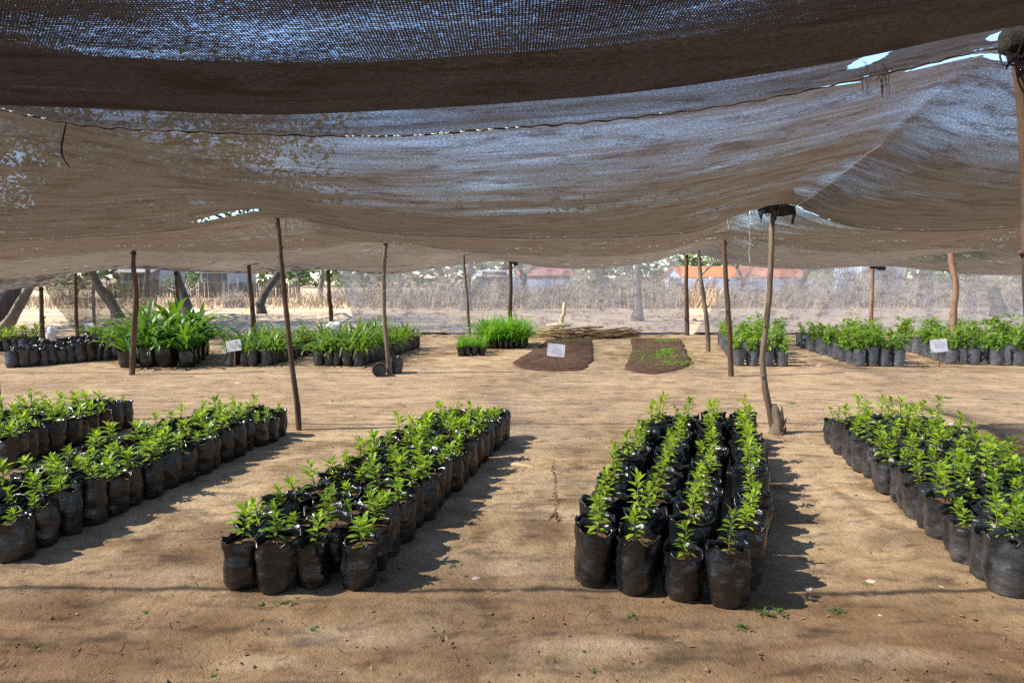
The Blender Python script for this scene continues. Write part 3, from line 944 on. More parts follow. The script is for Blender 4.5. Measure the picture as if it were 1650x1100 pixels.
# ------------------------------------------------------------------ bags, soil, seedlings
def bag_meshes(seed, r, h, seg=52, nz=24, m='bag', soil_t=0.80, wr=0.006, rim=0.012):
    rr = random.Random(seed)
    a2, a3 = rr.uniform(0, 6.28), rr.uniform(0, 6.28)
    sq, tri = rr.uniform(.02, .07), rr.uniform(.01, .045)
    lx, ly = rr.uniform(-.06, .06), rr.uniform(-.06, .06)
    flare = rr.uniform(-.07, .07)
    mb = MB()

    npl, ap = rr.choice((4, 5, 6, 7)), rr.uniform(0, 6.28)
    sag, asag = rr.uniform(.0, .07), rr.uniform(0, 6.28)

    def rad(th, t):
        base = r * (0.82 + 0.13 * min(1, t * 4) ** .5 + .09 * t + .03 * math.sin(math.pi * t) + flare * max(0, t - .5) * 1.2)
        base *= 1 + sag * math.cos(th - asag) * math.sin(math.pi * min(1, t * 1.4)) 
        pl = .022 * max(0, t - .55) / .45 * math.cos(npl * th + ap + 1.2 * math.sin(2 * th))
        return base * (1 + sq * math.cos(2 * th + a2) * (1 - .3 * t) + tri * math.cos(3 * th + a3) + pl)

    def pt(th, t, extra=0.0, dz=0.0):
        c_, s_ = math.cos(th), math.sin(th)
        n1 = noise.noise(Vector((c_ * 1.5 + seed, s_ * 1.5, t * 2.6)))
        n2 = noise.noise(Vector((c_ * 2.6 + seed, s_ * 2.6, t * 5.5 + c_ * 2.0 + 4))) + .5 * noise.noise(Vector((c_ * 4 + seed, s_ * 4, t * 13 + s_ * 2)))
        k = rad(th, t) + wr * (1.2 * n1 + .6 * n2) * (1 + 1.0 * max(0, t - .75) * 4) + extra
        return Vector((c_ * k + lx * t * h, s_ * k + ly * t * h, h * t + dz))

    def rimz(th):
        return rim * (noise.noise(Vector((math.cos(th) * 1.4 + seed * 2, math.sin(th) * 1.4, 3))) * 1.9
                      + .8 * noise.noise(Vector((math.cos(th) * 4.0 + seed, math.sin(th) * 4.0, 9)))
                      + .35 * math.cos(npl * th + ap))
    T = [2 * math.pi * i / seg for i in range(seg)]
    rings = []
    # rounded base corner
    rings.append([Vector((pt(th, 0).x * .86, pt(th, 0).y * .86, 0.0)) for th in T])
    rings.append([pt(th, 0.03) for th in T])
    for j in range(1, nz + 1):
        t = j / nz
        rings.append([pt(th, t, 0, rimz(th) * max(0, t - .7) / .3) for th in T])
    rings.append([pt(th, 1, .005, rimz(th) + .003) for th in T])
    rings.append([pt(th, 1, -.005, rimz(th) + .002) for th in T])
    rings.append([pt(th, .94, -.008 - .006 * abs(noise.noise(Vector((th * 2, seed, 1))))) for th in T])
    rings.append([pt(th, soil_t, -.007) for th in T])
    b = 0
    for rg in rings:
        mb.v += rg
    for j in range(len(rings) - 1):
        for i in range(seg):
            i2 = (i + 1) % seg
            mb.f.append((j * seg + i, j * seg + i2, (j + 1) * seg + i2, (j + 1) * seg + i))
    mb.f.append(tuple(reversed(range(seg))))
    me = mb.mesh('bag', MAT[m])
    sb = MB()
    zc = soil_t * h
    for fr in (1.0, .7, .35):
        for th in T:
            p = pt(th, soil_t, -.004)
            sb.v.append(Vector((p.x * fr, p.y * fr, zc + .010 * (1 - fr) + (.009 * noise.noise(Vector((p.x * fr * 30, p.y * fr * 30, seed))) if fr < 1 else 0))))
    sb.v.append(Vector((lx * h * soil_t * .2, ly * h * soil_t * .2, zc + .012)))
    for j in range(2):
        for i in range(seg):
            i2 = (i + 1) % seg
            sb.f.append((j * seg + i, j * seg + i2, (j + 1) * seg + i2, (j + 1) * seg + i))
    for i in range(seg):
        sb.f.append((2 * seg + i, 2 * seg + (i + 1) % seg, 3 * seg))
    sm = sb.mesh('soil', MAT['potsoil'])
    return me, sm, zc


def seedling_meshes(seed, h, nl, L, W, m='leaf', lo=.25, tiers=True, spread=1.0):
    rr = random.Random(seed * 31 + 5)
    st, lf = MB(), MB()
    bend = Vector((rr.uniform(-.12, .12), rr.uniform(-.12, .12), 0))
    P = []
    for i in range(7):
        t = i / 6
        P.append(Vector((bend.x * h * t * t + .004 * math.sin(t * 7 + seed), bend.y * h * t * t, h * t - .02 * (i == 0))))
    st.tube(P, [.0042 - .0028 * i / 6 for i in range(7)], 6)
    a = rr.uniform(0, 6.28)
    for k in range(nl):
        t = lo + (1 - lo) * (k / max(1, nl - 1)) ** .85
        q = t * 6
        i = min(5, int(q))
        p = P[i].lerp(P[i + 1], q - i)
        a += 2.4 + rr.uniform(-.4, .4)
        el = R(4 + 56 * t ** 2 + rr.uniform(-20, 20))
        d = Vector((math.cos(a) * math.cos(el), math.sin(a) * math.cos(el), math.sin(el)))
        ll = L * rr.uniform(.65, 1.15) * (1 if t < .92 else .7) * spread
        pet = ll * .18
        st.tube([p, p + d * pet], [.0014, .0011], 4, cap=False)
        up = Vector((rr.uniform(-.3, .3), rr.uniform(-.3, .3), 1))
        lf.leaf(p + d * pet, d, up, ll, W * rr.uniform(.8, 1.15) * ll / L, rr.uniform(.0, .4), rr.uniform(.15, .5), 4)
    return st.mesh('stem', MAT['stem']), lf.mesh('foliage', MAT[m])


ORD = ['zeroth', 'first', 'second', 'third', 'fourth', 'fifth', 'sixth', 'seventh', 'eighth', 'ninth', 'tenth', 'eleventh', 'twelfth', 'thirteenth',
       'fourteenth', 'fifteenth', 'sixteenth', 'seventeenth', 'eighteenth', 'nineteenth', 'twentieth', 'twenty-first', 'twenty-second']
COLN = {3: ['left', 'middle', 'right'], 4: ['outer left', 'inner left', 'inner right', 'outer right'],
        5: ['outer left', 'inner left', 'middle', 'inner right', 'outer right'],
        6: ['outer left', 'next-to-left', 'inner left', 'inner right', 'next-to-right', 'outer right']}


def bc(px, py, dx=0.0, dy=0.0, r=.1):
    g = ground(px, py)
    return (g.x + dx, g.y + r + dy)


def in_view(x, y, h=.5):
    return y > 0.5 and abs(x) < .76 * y + .25


def protos(kind, n_bag, n_plant, bagkw, plantkw, name, plantfn):
    bags = [bag_meshes(1000 + kind * 50 + i, m=bagkw.get('m', 'bag'), r=bagkw['r'] * (1 + .06 * ((i % 3) - 1)), h=bagkw['h'] * (1 + .06 * ((i % 4) - 1.5)),
                       seg=bagkw.get('seg', 52), nz=bagkw.get('nz', 24), soil_t=bagkw.get('soil_t', .8), wr=bagkw.get('wr', .006), rim=bagkw.get('rim', .012)) for i in range(n_bag)]
    plants = [plantfn(kind * 100 + i, **{k: (v(i) if callable(v) else v) for k, v in plantkw.items()}) for i in range(n_plant)]
    return bags, plants


def place_pot(name, cat, group, label, x, y, rz, bag, plant, sc=1.0, psc=1.0, parts=True, rr=rng, off=(0, 0), tilt=0.0):
    bm, sm, zc = bag
    root = thing(name, label, cat, (x, y, gz(x, y) - .004), rz, group)
    root.scale = (sc, sc, sc * rr.uniform(.94, 1.06))
    if tilt:
        root.rotation_euler = (rr.uniform(-tilt, tilt), rr.uniform(-tilt, tilt), rz)
    bo = link('bag', bm, root)
    bo.shadow_terminator_geometry_offset = 0.2
    link('soil', sm, root)
    if plant is not None:
        st, lf = plant
        if st is not None:
            s = link('stem', st, root)
            f = link('foliage', lf, s)
        else:
            s = link('foliage', lf, root)
        s.location = (off[0], off[1], zc)
        s.rotation_euler = (rr.uniform(-.12, .12), rr.uniform(-.12, .12), rr.uniform(0, 6.28))
        s.scale = (psc,) * 3
    return root


def block(kind, name, cat, group, phrase, corners, rows, cols, bags, plants, jit=.012, psc=(.6, 1.2), miss=0.0, word='seedling', off=0.02, alab=None, sc=(.93, 1.07), front='front', tilt=.065, skip=None, colnames=None, bow=(0, 0)):
    (fl, fr, bl, br) = [Vector((c[0], c[1])) for c in corners]
    rr = random.Random(kind * 77)
    n = 0
    for r in range(rows):
        for c in range(cols):
            s, t = c / (cols - 1) if cols > 1 else .5, r / (rows - 1) if rows > 1 else 0
            p = (fl.lerp(fr, s)).lerp(bl.lerp(br, s), t)
            p.x += (bow[0] + (bow[1] - bow[0]) * s) * math.sin(math.pi * min(1, t * 1.15) ** .8)
            p += Vector((rr.gauss(0, jit), rr.gauss(0, jit)))
            k, b, pl = rr.uniform(*psc) * (1.35 if rr.random() < .04 else 1), rr.randrange(len(bags)), rr.randrange(len(plants)) if plants else 0
            scv = rr.uniform(*sc)
            if skip and skip(r, c):
                continue
            if not in_view(p.x, p.y):
                continue
            mid = psc[0] + (psc[1] - psc[0]) * .5
            adj = 'tall' if k > mid + .28 * (psc[1] - psc[0]) else 'low' if k < mid - .28 * (psc[1] - psc[0]) else 'leafy'
            if not plants:
                adj = 'empty'
            rowtxt = ORD[r + 1] + ' row from front' if r < rows * .55 or rows < 4 else ORD[rows - r] + ' row from back'
            if rows == 1:
                rowtxt = 'front row'
            cn = (colnames or COLN.get(cols) or [ORD[i + 1] for i in range(cols)])[c]
            lab = f'{adj} {word}, {rowtxt}, {cn} column, {phrase}'.replace('from left column', 'from left').replace('from right column', 'from right')
            place_pot(name, cat, group, lab, p.x, p.y, rr.uniform(0, 6.28), bags[b], plants[pl] if plants else None, scv, k, True, rr, (rr.uniform(-off, off), rr.uniform(-off, off)), tilt)
            n += 1
    return n


CNT = {}
# front blocks: broad-leaved seedlings
bagsF, plF = protos(1, 7, 10, dict(r=.099, h=.265, rim=.018, wr=.009, soil_t=.82), dict(h=lambda i: .13 + .012 * (i % 5), nl=lambda i: 25 + i % 8, L=.064, W=.028, m='leaf'), 'f', seedling_meshes)
CNT['A'] = block(11, 'potted_seedling', 'potted seedling', 'seedling bags in the far left block', 'far left block by the leaning pole',
                 [bc(5, 760, -.82), bc(5, 760), bc(190, 693, -.84, .04), bc(190, 693)], 10, 5, bagsF, plF)
CNT['B'] = block(12, 'potted_seedling', 'potted seedling', 'seedling bags in the left block', 'left block beside tall slim pole',
                 [bc(3, 914, -.62, .1), bc(3, 914), bc(440, 707, -.62, .12), bc(440, 707)], 17, 4, bagsF, plF)
CNT['C'] = block(13, 'potted_seedling', 'potted seedling', 'seedling bags in the centre-left block', 'block left of the central bare path',
                 [bc(381, 951), bc(567, 954), bc(706, 712), bc(804, 711)], 17, 4, bagsF, plF, psc=(.62, 1.22))
bagsD, plD = protos(2, 7, 8, dict(r=.107, h=.285, wr=.010, rim=.021, soil_t=.82), dict(h=lambda i: .19 + .018 * (i % 4), nl=lambda i: 28 + i % 6, L=.060, W=.027, m='leaf_young', lo=.12), 'd', seedling_meshes)
CNT['D'] = block(14, 'potted_seedling', 'potted seedling', 'slender seedling bags in the centre-right block', 'block right of the central bare path',
                 [bc(957, 950), bc(1188, 984), bc(1066, 714), bc(1203, 718)], 15, 4, bagsD, plD, jit=.008, psc=(.66, 1.15), off=.006, bow=(-.05, .085))
bagsE, plE = protos(3, 7, 9, dict(r=.091, h=.26, m='bag_grey', wr=.009, rim=.017, soil_t=.82), dict(h=lambda i: .17 + .02 * (i % 4), nl=lambda i: 26 + i % 6, L=.062, W=.029, m='leaf', lo=.2), 'e', seedling_meshes)
CNT['E'] = block(15, 'potted_seedling', 'potted seedling', 'seedling bags in the right block', 'right block by the edge post',
                 [bc(1650, 973), bc(1650, 973, .82), bc(1353, 718), bc(1353, 718, .86)], 18, 5, bagsE, plE, psc=(.65, 1.2))

# mid-distance bushy saplings
def sapling_meshes(seed, h, nl, L, W):
    rr = random.Random(seed * 17 + 3)
    st, lf = MB(), MB()
    for b in range(3):
        a = rr.uniform(0, 6.28)
        tip = Vector((math.cos(a) * .10, math.sin(a) * .10, h * rr.uniform(.75, 1.05)))
        P = [Vector((0, 0, -.01)), tip * .5 + Vector((-.01, .01, .02)), tip]
        st.tube(P, [.007, .005, .002], 5)
        for k in range(nl // 3):
            t = rr.uniform(.15, 1)
            p = P[0].lerp(P[2], t)
            aa = rr.uniform(0, 6.28)
            el = R(rr.uniform(-25, 55))
            d = Vector((math.cos(aa) * math.cos(el), math.sin(aa) * math.cos(el), math.sin(el)))
            lf.leaf(p + d * .02, d, Vector((rr.uniform(-.4, .4), rr.uniform(-.4, .4), 1)), L * rr.uniform(.7, 1.2), W, rr.uniform(.1, .6), .3, 3)
    return st.mesh('stem', MAT['stem']), lf.mesh('foliage', MAT['leaf_sapling'])


bagsS, plS = protos(4, 5, 7, dict(r=.100, h=.31, m='bag_sheen', seg=30, nz=14), dict(h=lambda i: .34 + .03 * (i % 4), nl=66, L=.105, W=.048), 's', sapling_meshes)
CNT['M7'] = block(21, 'potted_sapling', 'potted sapling', 'bushy sapling bags in the small block', 'small block behind crooked pole',
                  [bc(1192, 589), bc(1262, 591), bc(1166, 557), bc(1255, 556)], 10, 4, bagsS, plS, word='sapling')
CNT['M8'] = block(22, 'potted_sapling', 'potted sapling', 'bushy sapling bags in the middle block', 'middle block between two poles',
                  [bc(1388, 592), bc(1452, 593), bc(1292, 559), bc(1375, 557)], 11, 4, bagsS, plS, word='sapling', skip=lambda r, c: r > 6 and 0 < c < 3 and r % 2)
CNT['M9'] = block(23, 'potted_sapling', 'potted sapling', 'bushy sapling bags in the right-hand block', 'block behind the lilac sign',
                  [bc(1537, 588), bc(1722, 592), bc(1452, 560), bc(1610, 558)], 11, 6, bagsS, plS, word='sapling', skip=lambda r, c: r > 5 and 0 < c < 5 and (r + c) % 2)

# strap-leaved pots
def strap_meshes(seed, n, L, W, m, el=(35, 85), droop=(.5, 1.9)):
    rr = random.Random(seed * 13 + 1)
    lf = MB()
    for k in range(n):
        a = rr.uniform(0, 6.28)
        b = Vector((math.cos(a) * .02, math.sin(a) * .02, -.01))
        lf.strap(b, a, L * rr.uniform(.6, 1.1), W * rr.uniform(.7, 1.15), R(rr.uniform(*el)), rr.uniform(*droop), 7)
    return None, lf.mesh('foliage', MAT[m])


bagsL, plL = protos(5, 4, 6, dict(r=.15, h=.33, seg=30, nz=14), dict(n=lambda i: 24 + i, L=.92, W=.072, m='leaf_lily', el=(30, 88), droop=(.6, 2.9)), 'l', strap_meshes)
CNT['M3'] = block(31, 'potted_lily', 'potted lily', 'big lilies in black bags', 'big lilies behind dark pole',
                  [bc(200, 592), bc(296, 590), bc(232, 571), bc(322, 573)], 5, 4, bagsL, plL, word='big lily', psc=(.75, 1.2), jit=.04)
bagsM, plM = protos(6, 4, 7, dict(r=.095, h=.30, seg=26, nz=12, m='bag_grey'), dict(n=lambda i: 16 + i % 4, L=.50, W=.036, m='leaf_strap', el=(25, 85), droop=(.7, 2.9)), 'm', strap_meshes)
CNT['M5'] = block(32, 'potted_strap_plant', 'potted plant', 'strap-leaf pots in the long block', 'long block behind thin wavy pole',
                  [bc(512, 590), bc(576, 591), bc(600, 561), bc(668, 562)], 14, 5, bagsM, plM, word='strap plant', skip=lambda r, c: r > 5 and 0 < c < 4 and (r + c) % 2, psc=(.7, 1.25))
CNT['M4'] = block(33, 'potted_strap_plant', 'potted plant', 'strap-leaf pots behind the tilted sign', 'block behind the tilted sign',
                  [bc(368, 590), bc(428, 590), bc(455, 562), bc(520, 563)], 11, 4, bagsM, plM, word='strap plant', skip=lambda r, c: r > 5 and 0 < c < 3 and (r + c) % 2, psc=(.7, 1.25))
bagsG, plG = protos(7, 4, 6, dict(r=.07, h=.17, seg=24, nz=10), dict(n=lambda i: 42 + i, L=.66, W=.020, m='leaf_grass', el=(40, 88), droop=(.6, 2.8)), 'g', strap_meshes)
CNT['M6a'] = block(34, 'grass_pot', 'potted grass', 'bright grass pots in the large clump', 'large bright clump before dark post',
                   [bc(784, 562), bc(842, 561), bc(780, 555), bc(846, 554)], 4, 7, bagsG, plG, word='grass tuft', psc=(.8, 1.15))
CNT['M6b'] = block(35, 'grass_pot', 'potted grass', 'grass pots in the small clump', 'small clump beside thin stick pole',
                   [bc(744, 575), bc(775, 574), bc(748, 569), bc(778, 568)], 3, 4, bagsG, plG, word='grass tuft', psc=(.4, .6))
# far left: empty bags and low plants
bagsX, _ = protos(8, 5, 0, dict(r=.125, h=.33, seg=30, nz=14, m='bag_grey', soil_t=.72, rim=.03, wr=.011), {}, 'x', strap_meshes)
CNT['M2'] = block(36, 'nursery_bag', 'plant bag', 'empty nursery bags at the left', 'bags left of the big lilies',
                  [bc(14, 593), bc(182, 579), bc(38, 577), bc(190, 568)], 3, 12, bagsX, None, word='black bag', sc=(.85, 1.1), tilt=.09, colnames=[ORD[k] + ' from left' if k < 7 else ORD[13 - k] + ' from right' for k in range(1, 13)])
CNT['M2b'] = block(37, 'potted_seedling', 'potted seedling', 'dark low plants behind the empty bags', 'patch behind the empty bags',
                   [bc(142, 562), bc(186, 562), bc(144, 555), bc(186, 555)], 3, 5, bagsM, plM[:4], word='dark plant', psc=(.45, .7))
CNT['M1'] = block(38, 'potted_seedling', 'potted seedling', 'bright small plants at the far left', 'patch at left edge by posts',
                  [bc(-40, 568), bc(52, 566), bc(-40, 560), bc(50, 558)], 3, 7, bagsE, plF, word='bright plant', psc=(1.2, 1.6))
print('POTS', CNT, sum(CNT.values()))

# toppled pots by the thin wavy pole
t = thing('toppled_pot', 'grey round pot lying on its side at the thin wavy pole', 'pot', gp(612, 604), R(10))
mb = MB()
prof = [(0, .0), (.085, .0), (.098, .02), (.105, .1), (.112, .22), (.116, .25), (.108, .25), (.1, .2), (.0, .19)]
n = 18
for (r_, z_) in prof:
    for k in range(n):
        a = 2 * math.pi * k / n
        rr_ = r_ * (1 + .03 * math.cos(3 * a + z_ * 9))
        mb.v.append(Vector((rr_ * math.cos(a), -z_ + .05, rr_ * math.sin(a) + .108)))
for j in range(len(prof) - 1):
    for k in range(n):
        k2 = (k + 1) % n
        mb.f.append((j * n + k, (j + 1) * n + k, (j + 1) * n + k2, j * n + k2))
mb.build('pot_body', MAT['tin'], t)
q = gp(638, 601)
place_pot('nursery_bag', 'plant bag', None, 'squat dark bag standing right of the thin wavy pole', q.x, q.y, 0.4, bagsX[2], None, .8)

# ------------------------------------------------------------------ signs
def sign(name, label, quad, stake_px, Y, seed, stake_m='bark_red', lines=4):
    """quad: tl,tr,br,bl picture points"""
    tl, tr, br, bl = [at(*p, Y) for p in quad]
    basep = at(*stake_px, Y)
    base = Vector((basep.x, Y, gz(basep.x, Y)))
    root = thing(name, label, 'sign', base, 0, 'paper signs on stakes')
    mb = MB()
    th = Vector((0, .006, 0))
    N = 8
    for back in (0, 1):
        for j in range(N + 1):
            for i in range(N + 1):
                s, t_ = i / N, j / N
                p = tl.lerp(tr, s).lerp(bl.lerp(br, s), t_)
                mb.v.append(p - base + th * back + Vector((0, .008 * math.sin(s * 3.1 + seed) * (t_ - .3), 0)))
    S = (N + 1) ** 2
    for j in range(N):
        for i in range(N):
            a = j * (N + 1) + i
            mb.f.append((a, a + 1, a + N + 2, a + N + 1))
            mb.f.append((S + a, S + a + N + 1, S + a + N + 2, S + a + 1))
    for i in range(N):
        for (a, b) in ((i, i + 1), (N * (N + 1) + i + 1, N * (N + 1) + i), ((i + 1) * (N + 1), i * (N + 1)), (i * (N + 1) + N, (i + 1) * (N + 1) + N)):
            mb.f.append((a, b + S - S, b + S, a + S) if False else (b, a, a + S, b + S))
    mb.build('board', MAT['paper'], root, smooth=False)
    mb = MB()
    rr = random.Random(seed)
    for k in range(lines):
        t_ = .32 + .14 * k
        s = .22 + rr.uniform(-.05, .12)
        e = .80 - rr.uniform(0, .1)
        while s < e:
            w = rr.uniform(.05, .16)
            for z0 in (0,):
                b = len(mb.v)
                for (ss, tt) in ((s, t_), (s + w, t_), (s + w, t_ + .034), (s, t_ + .034)):
                    p = tl.lerp(tr, ss).lerp(bl.lerp(br, ss), tt)
                    mb.v.append(p - base + Vector((0, -.004 + .008 * math.sin(ss * 3.1 + seed) * (tt - .3), 0)))
                mb.f.append((b, b + 1, b + 2, b + 3))
            s += w + .012
    mb.build('printing', MAT['ink'], root, smooth=False)
    mb = MB()
    top = (tl + tr) / 2
    mid = (bl + br) / 2
    top = top.lerp(mid, .2)
    mb.tube([Vector((0, .016, -.1)), (mid - base) * .5 + Vector((.004, .017, 0)), mid - base + Vector((0, .018, 0)), top - base + Vector((0, .02, 0))], [.013, .012, .011, .010], 7, .2)
    mb.build('stake', MAT[stake_m], root)


sign('paper_sign', 'tilted white sign on a thin stake before the strap-leaf pots', [(363.5, 549.5), (387, 546), (389.5, 563.5), (366, 567.5)], (377, 590), 12.0, 1)
sign('paper_sign', 'white sign on a brown stake at the left seedbed', [(883, 552.5), (911, 555.5), (909, 575.5), (881, 573)], (901, 598), 11.6, 2, 'bark')
sign('paper_sign', 'lilac sign on a reddish stake before the right saplings', [(1499, 547.5), (1525, 545.5), (1528, 566), (1500, 568)], (1514, 592), 11.9, 3, lines=3)
sign('paper_sign', 'small dim sign behind the empty bags beside the thin edge post', [(136, 521), (150, 520), (150.5, 533), (137, 534)], (143, 556), 16.6, 4)

# ------------------------------------------------------------------ seedbeds
def bed(label, px, sprouts, seed):
    pts = [ground(*p) for p in px]
    c = sum(pts, Vector()) / len(pts)
    root = thing('seedbed', label, 'seedbed', (c.x, c.y, 0), 0, 'raised dark seedbeds')
    # polygon outline resampled, rings to the middle
    n = 96
    per = []
    L = [(pts[(i + 1) % len(pts)] - pts[i]).length for i in range(len(pts))]
    tot = sum(L)
    for k in range(n):
        d = tot * k / n
        i = 0
        while d > L[i]:
            d -= L[i]
            i += 1
        per.append(pts[i].lerp(pts[(i + 1) % len(pts)], d / L[i]))
    sm = [(per[k - 2] + per[k - 1] * 2 + per[k] * 3 + per[(k + 1) % n] * 2 + per[(k + 2) % n]) / 9 for k in range(n)]
    per = [p + Vector((fbm(p.x * 5, p.y * 5, seed, 4) * .03, fbm(p.x * 5, p.y * 5, seed + 5, 4) * .05, 0)) for p in sm]
    mb = MB()
    rings = [1.0, .97, .92, .85, .75, .62, .48, .32, .16]
    for j, f in enumerate(rings):
        for p in per:
            q = c.lerp(p, f)
            hh = [-.02, .012, .03, .035, .035, .035, .035, .035, .035][j]
            mb.v.append(Vector((q.x, q.y, gz(q.x, q.y) + hh + .02 * fbm(q.x * 5, q.y * 5, seed, 4) * (j > 0))) - Vector((c.x, c.y, 0)))
    mb.v.append(Vector((0, 0, gz(c.x, c.y) + .036)))
    for j in range(len(rings) - 1):
        for i in range(n):
            i2 = (i + 1) % n
            mb.f.append((j * n + i, j * n + i2, (j + 1) * n + i2, (j + 1) * n + i))
    for i in range(n):
        mb.f.append(((len(rings) - 1) * n + i, (len(rings) - 1) * n + (i + 1) % n, len(rings) * n))
    mb.build('soil_bed', MAT['bedsoil'], root)
    rr = random.Random(int(seed * 7))
    mb = MB()
    for (sx, sy, rx, ry, cnt, hh) in sprouts:
        for _ in range(cnt):
            g = ground(sx + rr.gauss(0, rx), sy + rr.gauss(0, ry))
            b = Vector((g.x - c.x, g.y - c.y, gz(g.x, g.y) + .03))
            for k in range(3):
                a = rr.uniform(0, 6.28)
                d = Vector((math.cos(a), math.sin(a), rr.uniform(.4, 1.6))).normalized()
                mb.leaf(b, d, Vector((0, 0, 1)), hh * rr.uniform(.6, 1.3), hh * .4, .3, .2, 2)
    o = mb.build('sprouts', MAT['sprout'], root)
    o['kind'] = 'stuff'


bed('dark soil seedbed, nearly bare, with the white sign at its front', [(884, 546), (956, 546), (958, 580), (945, 597), (900, 599), (846, 597), (822, 587), (855, 566)], [(915, 552, 16, 2, 50, .05)], 1.3)
bed('dark soil seedbed dotted with green sprouts right of the sandy strip', [(1015, 546), (1097, 546), (1119, 588), (1080, 600), (1045, 605), (1003, 596), (1018, 565)],
    [(1072, 552, 12, 2, 90, .06), (1070, 570, 8, 3, 90, .07), (1060, 577, 30, 4, 200, .045), (1080, 588, 22, 2, 110, .05), (1050, 560, 24, 8, 110, .04)], 4.2)

# ------------------------------------------------------------------ stick heap, pale peeled stick
r4 = random.Random(21)
first = {}
HS = 0
for i in range(58):
    pale = i < 24
    key = 'p' if pale else 'd'
    if pale:
        px, L = r4.uniform(884, 922), r4.uniform(.6, 1.1)
        hgt = r4.uniform(.02, .22)
    else:
        px = r4.uniform(922, 1000)
        L = r4.uniform(.8, 1.6)
        hgt = r4.uniform(.02, .24) * (1 - (px - 925) / 190)
    Y = 17.6 + r4.uniform(-.35, .35)
    if (key, i % 3) not in first:
        mb = MB()
        P = [Vector((s - .5, .04 * math.sin(s * 4 + i), .02 * math.sin(s * 6 + i * 2))) for s in np.linspace(0, 1, 7)]
        mb.tube(P, [.019, .02, .019, .017, .016, .014, .010], 6, .3, True, i * 1.0)
        first[(key, i % 3)] = mb.mesh('cut_stick', MAT['stick_pale' if pale else 'stick'])
    o = link('cut_stick', first[(key, i % 3)])
    p = at(px, 545, Y)
    o.location = (p.x, Y, gz(p.x, Y) + .02 + hgt)
    o.scale = (L, 1, 1)
    o.rotation_euler = (r4.uniform(0, 6), r4.uniform(-.12, .12), r4.gauss(0, .22) + (3.14 if r4.random() < .4 else 0))
    if pale:
        tag(o, 'straw-coloured cut stick in the pale left part of the stick heap', 'stick', 'pale sticks of the heap')
    else:
        tag(o, 'dark brown cut stick in the long right part of the stick heap', 'stick', 'dark sticks of the heap')
t = thing('peeled_stick', 'pale peeled stick standing upright behind the stick heap', 'stick', at(907, 530, 18.1).xyz)
b = t.location.copy()
mb = MB()
mb.tube([at(x, y, 18.1) - b for x, y in ((909, 534), (907, 525), (904, 516), (908, 506), (909, 496), (909, 487))], [.04, .055, .07, .05, .05, .03], 8, .3)
mb.build('shaft', MAT['pale_wood'], t)
mb = MB()
mb.tube([at(907, 517, 18.1) - b, at(903, 511, 18.1) - b], [.035, .02], 6)
mb.build('branch_stub', MAT['pale_wood'], t)
mb = MB()
p = at(899, 523, 18.0)
mb.tube([Vector((-.3, 0, 0)), Vector((0, .02, .02)), Vector((.34, 0, 0))], [.035, .05, .03], 7, .3)
o = mb.build('peeled_stick', MAT['pale_wood'])
o.location = (p.x, p.y, .30)
tag(o, 'short pale peeled stick lying on top of the stick heap', 'stick')

# white sack, sheet
def sack(name, label, c, rx, ry, rz, seed, m='sack'):
    mb = MB()
    mb.blob((0, 0, rz * .8), rx, ry, rz, seed, .45, 18, 12, 1.7)
    o = mb.build(name, MAT[m])
    o.location = c
    tag(o, label, name.split('_')[-1])


q = gp(550, 541)
sack('plastic_sack', 'crumpled white plastic sack behind the strap-leaf pots', (q.x, 17.6, 0), .22, .15, .24, 3.3)
q = gp(56, 553)
sack('plastic_sheet', 'bright white crumpled plastic beside the far left edge post', (q.x, 16.9, 0), .11, .1, .19, 6.6)

# ------------------------------------------------------------------ small ground things
for (px, py, s, lab) in ((768, 929, .020, 'pale flat stone lying on the central bare path'), (1404, 934, .022, 'pale stone right of the front of the centre-right block'),
                         (1493, 944, .018, 'white stone, leftmost of three before the right block'), (1516, 945, .018, 'white stone, second of three before the right block'),
                         (1303, 945, .02, 'pale stone in the shadow tip right of the slender seedlings'), (1418, 988, .013, 'tiny white stone on the near soil at right'),
                         (1320, 590, .05, 'white lump on the soil between the sapling blocks'), (385, 617, .05, 'pale stone on the trampled strip below the tilted sign'),
                         (730, 531, .07, 'pale stone outside the hazy side net'), (1533, 683, .04, 'pale flat stick-like stone behind the right block'), (506, 486, .12, 'white boulder on the dry slope beyond the left posts')):
    g = gp(px, py)
    mb = MB()
    mb.blob((0, 0, 0), s * 1.2, s * .9, s * .32, px * .1, .4, 12, 8)
    o = mb.build('stone', MAT['stone'])
    o.location = g
    tag(o, lab, 'stone')

r5 = random.Random(77)
mb = MB()
for i in range(5200):
    y = 2.3 + 7 * r5.random() ** 1.7
    x = r5.uniform(-.8, .8) * y
    if fbm(x * 1.3, y * 1.3, 2.2) < r5.uniform(-.6, .5):
        continue
    s = min(.016, .0022 * r5.paretovariate(1.9))
    b = len(mb.v)
    z = gz(x, y) + s * .3
    c = Vector((x, y, z))
    k = [c + Vector((r5.uniform(.6, 1.2) * s * dx, r5.uniform(.6, 1.2) * s * dy, r5.uniform(.6, 1) * s * dz * .8)) for dx, dy, dz in ((1, 0, 0), (0, 1, 0), (-1, 0, 0), (0, -1, 0), (0, 0, 1), (0, 0, -1))]
    mb.v += k
    for q in ((0, 1, 4), (1, 2, 4), (2, 3, 4), (3, 0, 4), (1, 0, 5), (2, 1, 5), (3, 2, 5), (0, 3, 5)):
        mb.f.append(tuple(b + t_ for t_ in q))
tag(mb.build('soil_crumbs', MAT['clod'], smooth=False), 'loose soil crumbs and grit scattered over the bare ground', None, kind='stuff')
mb = MB()
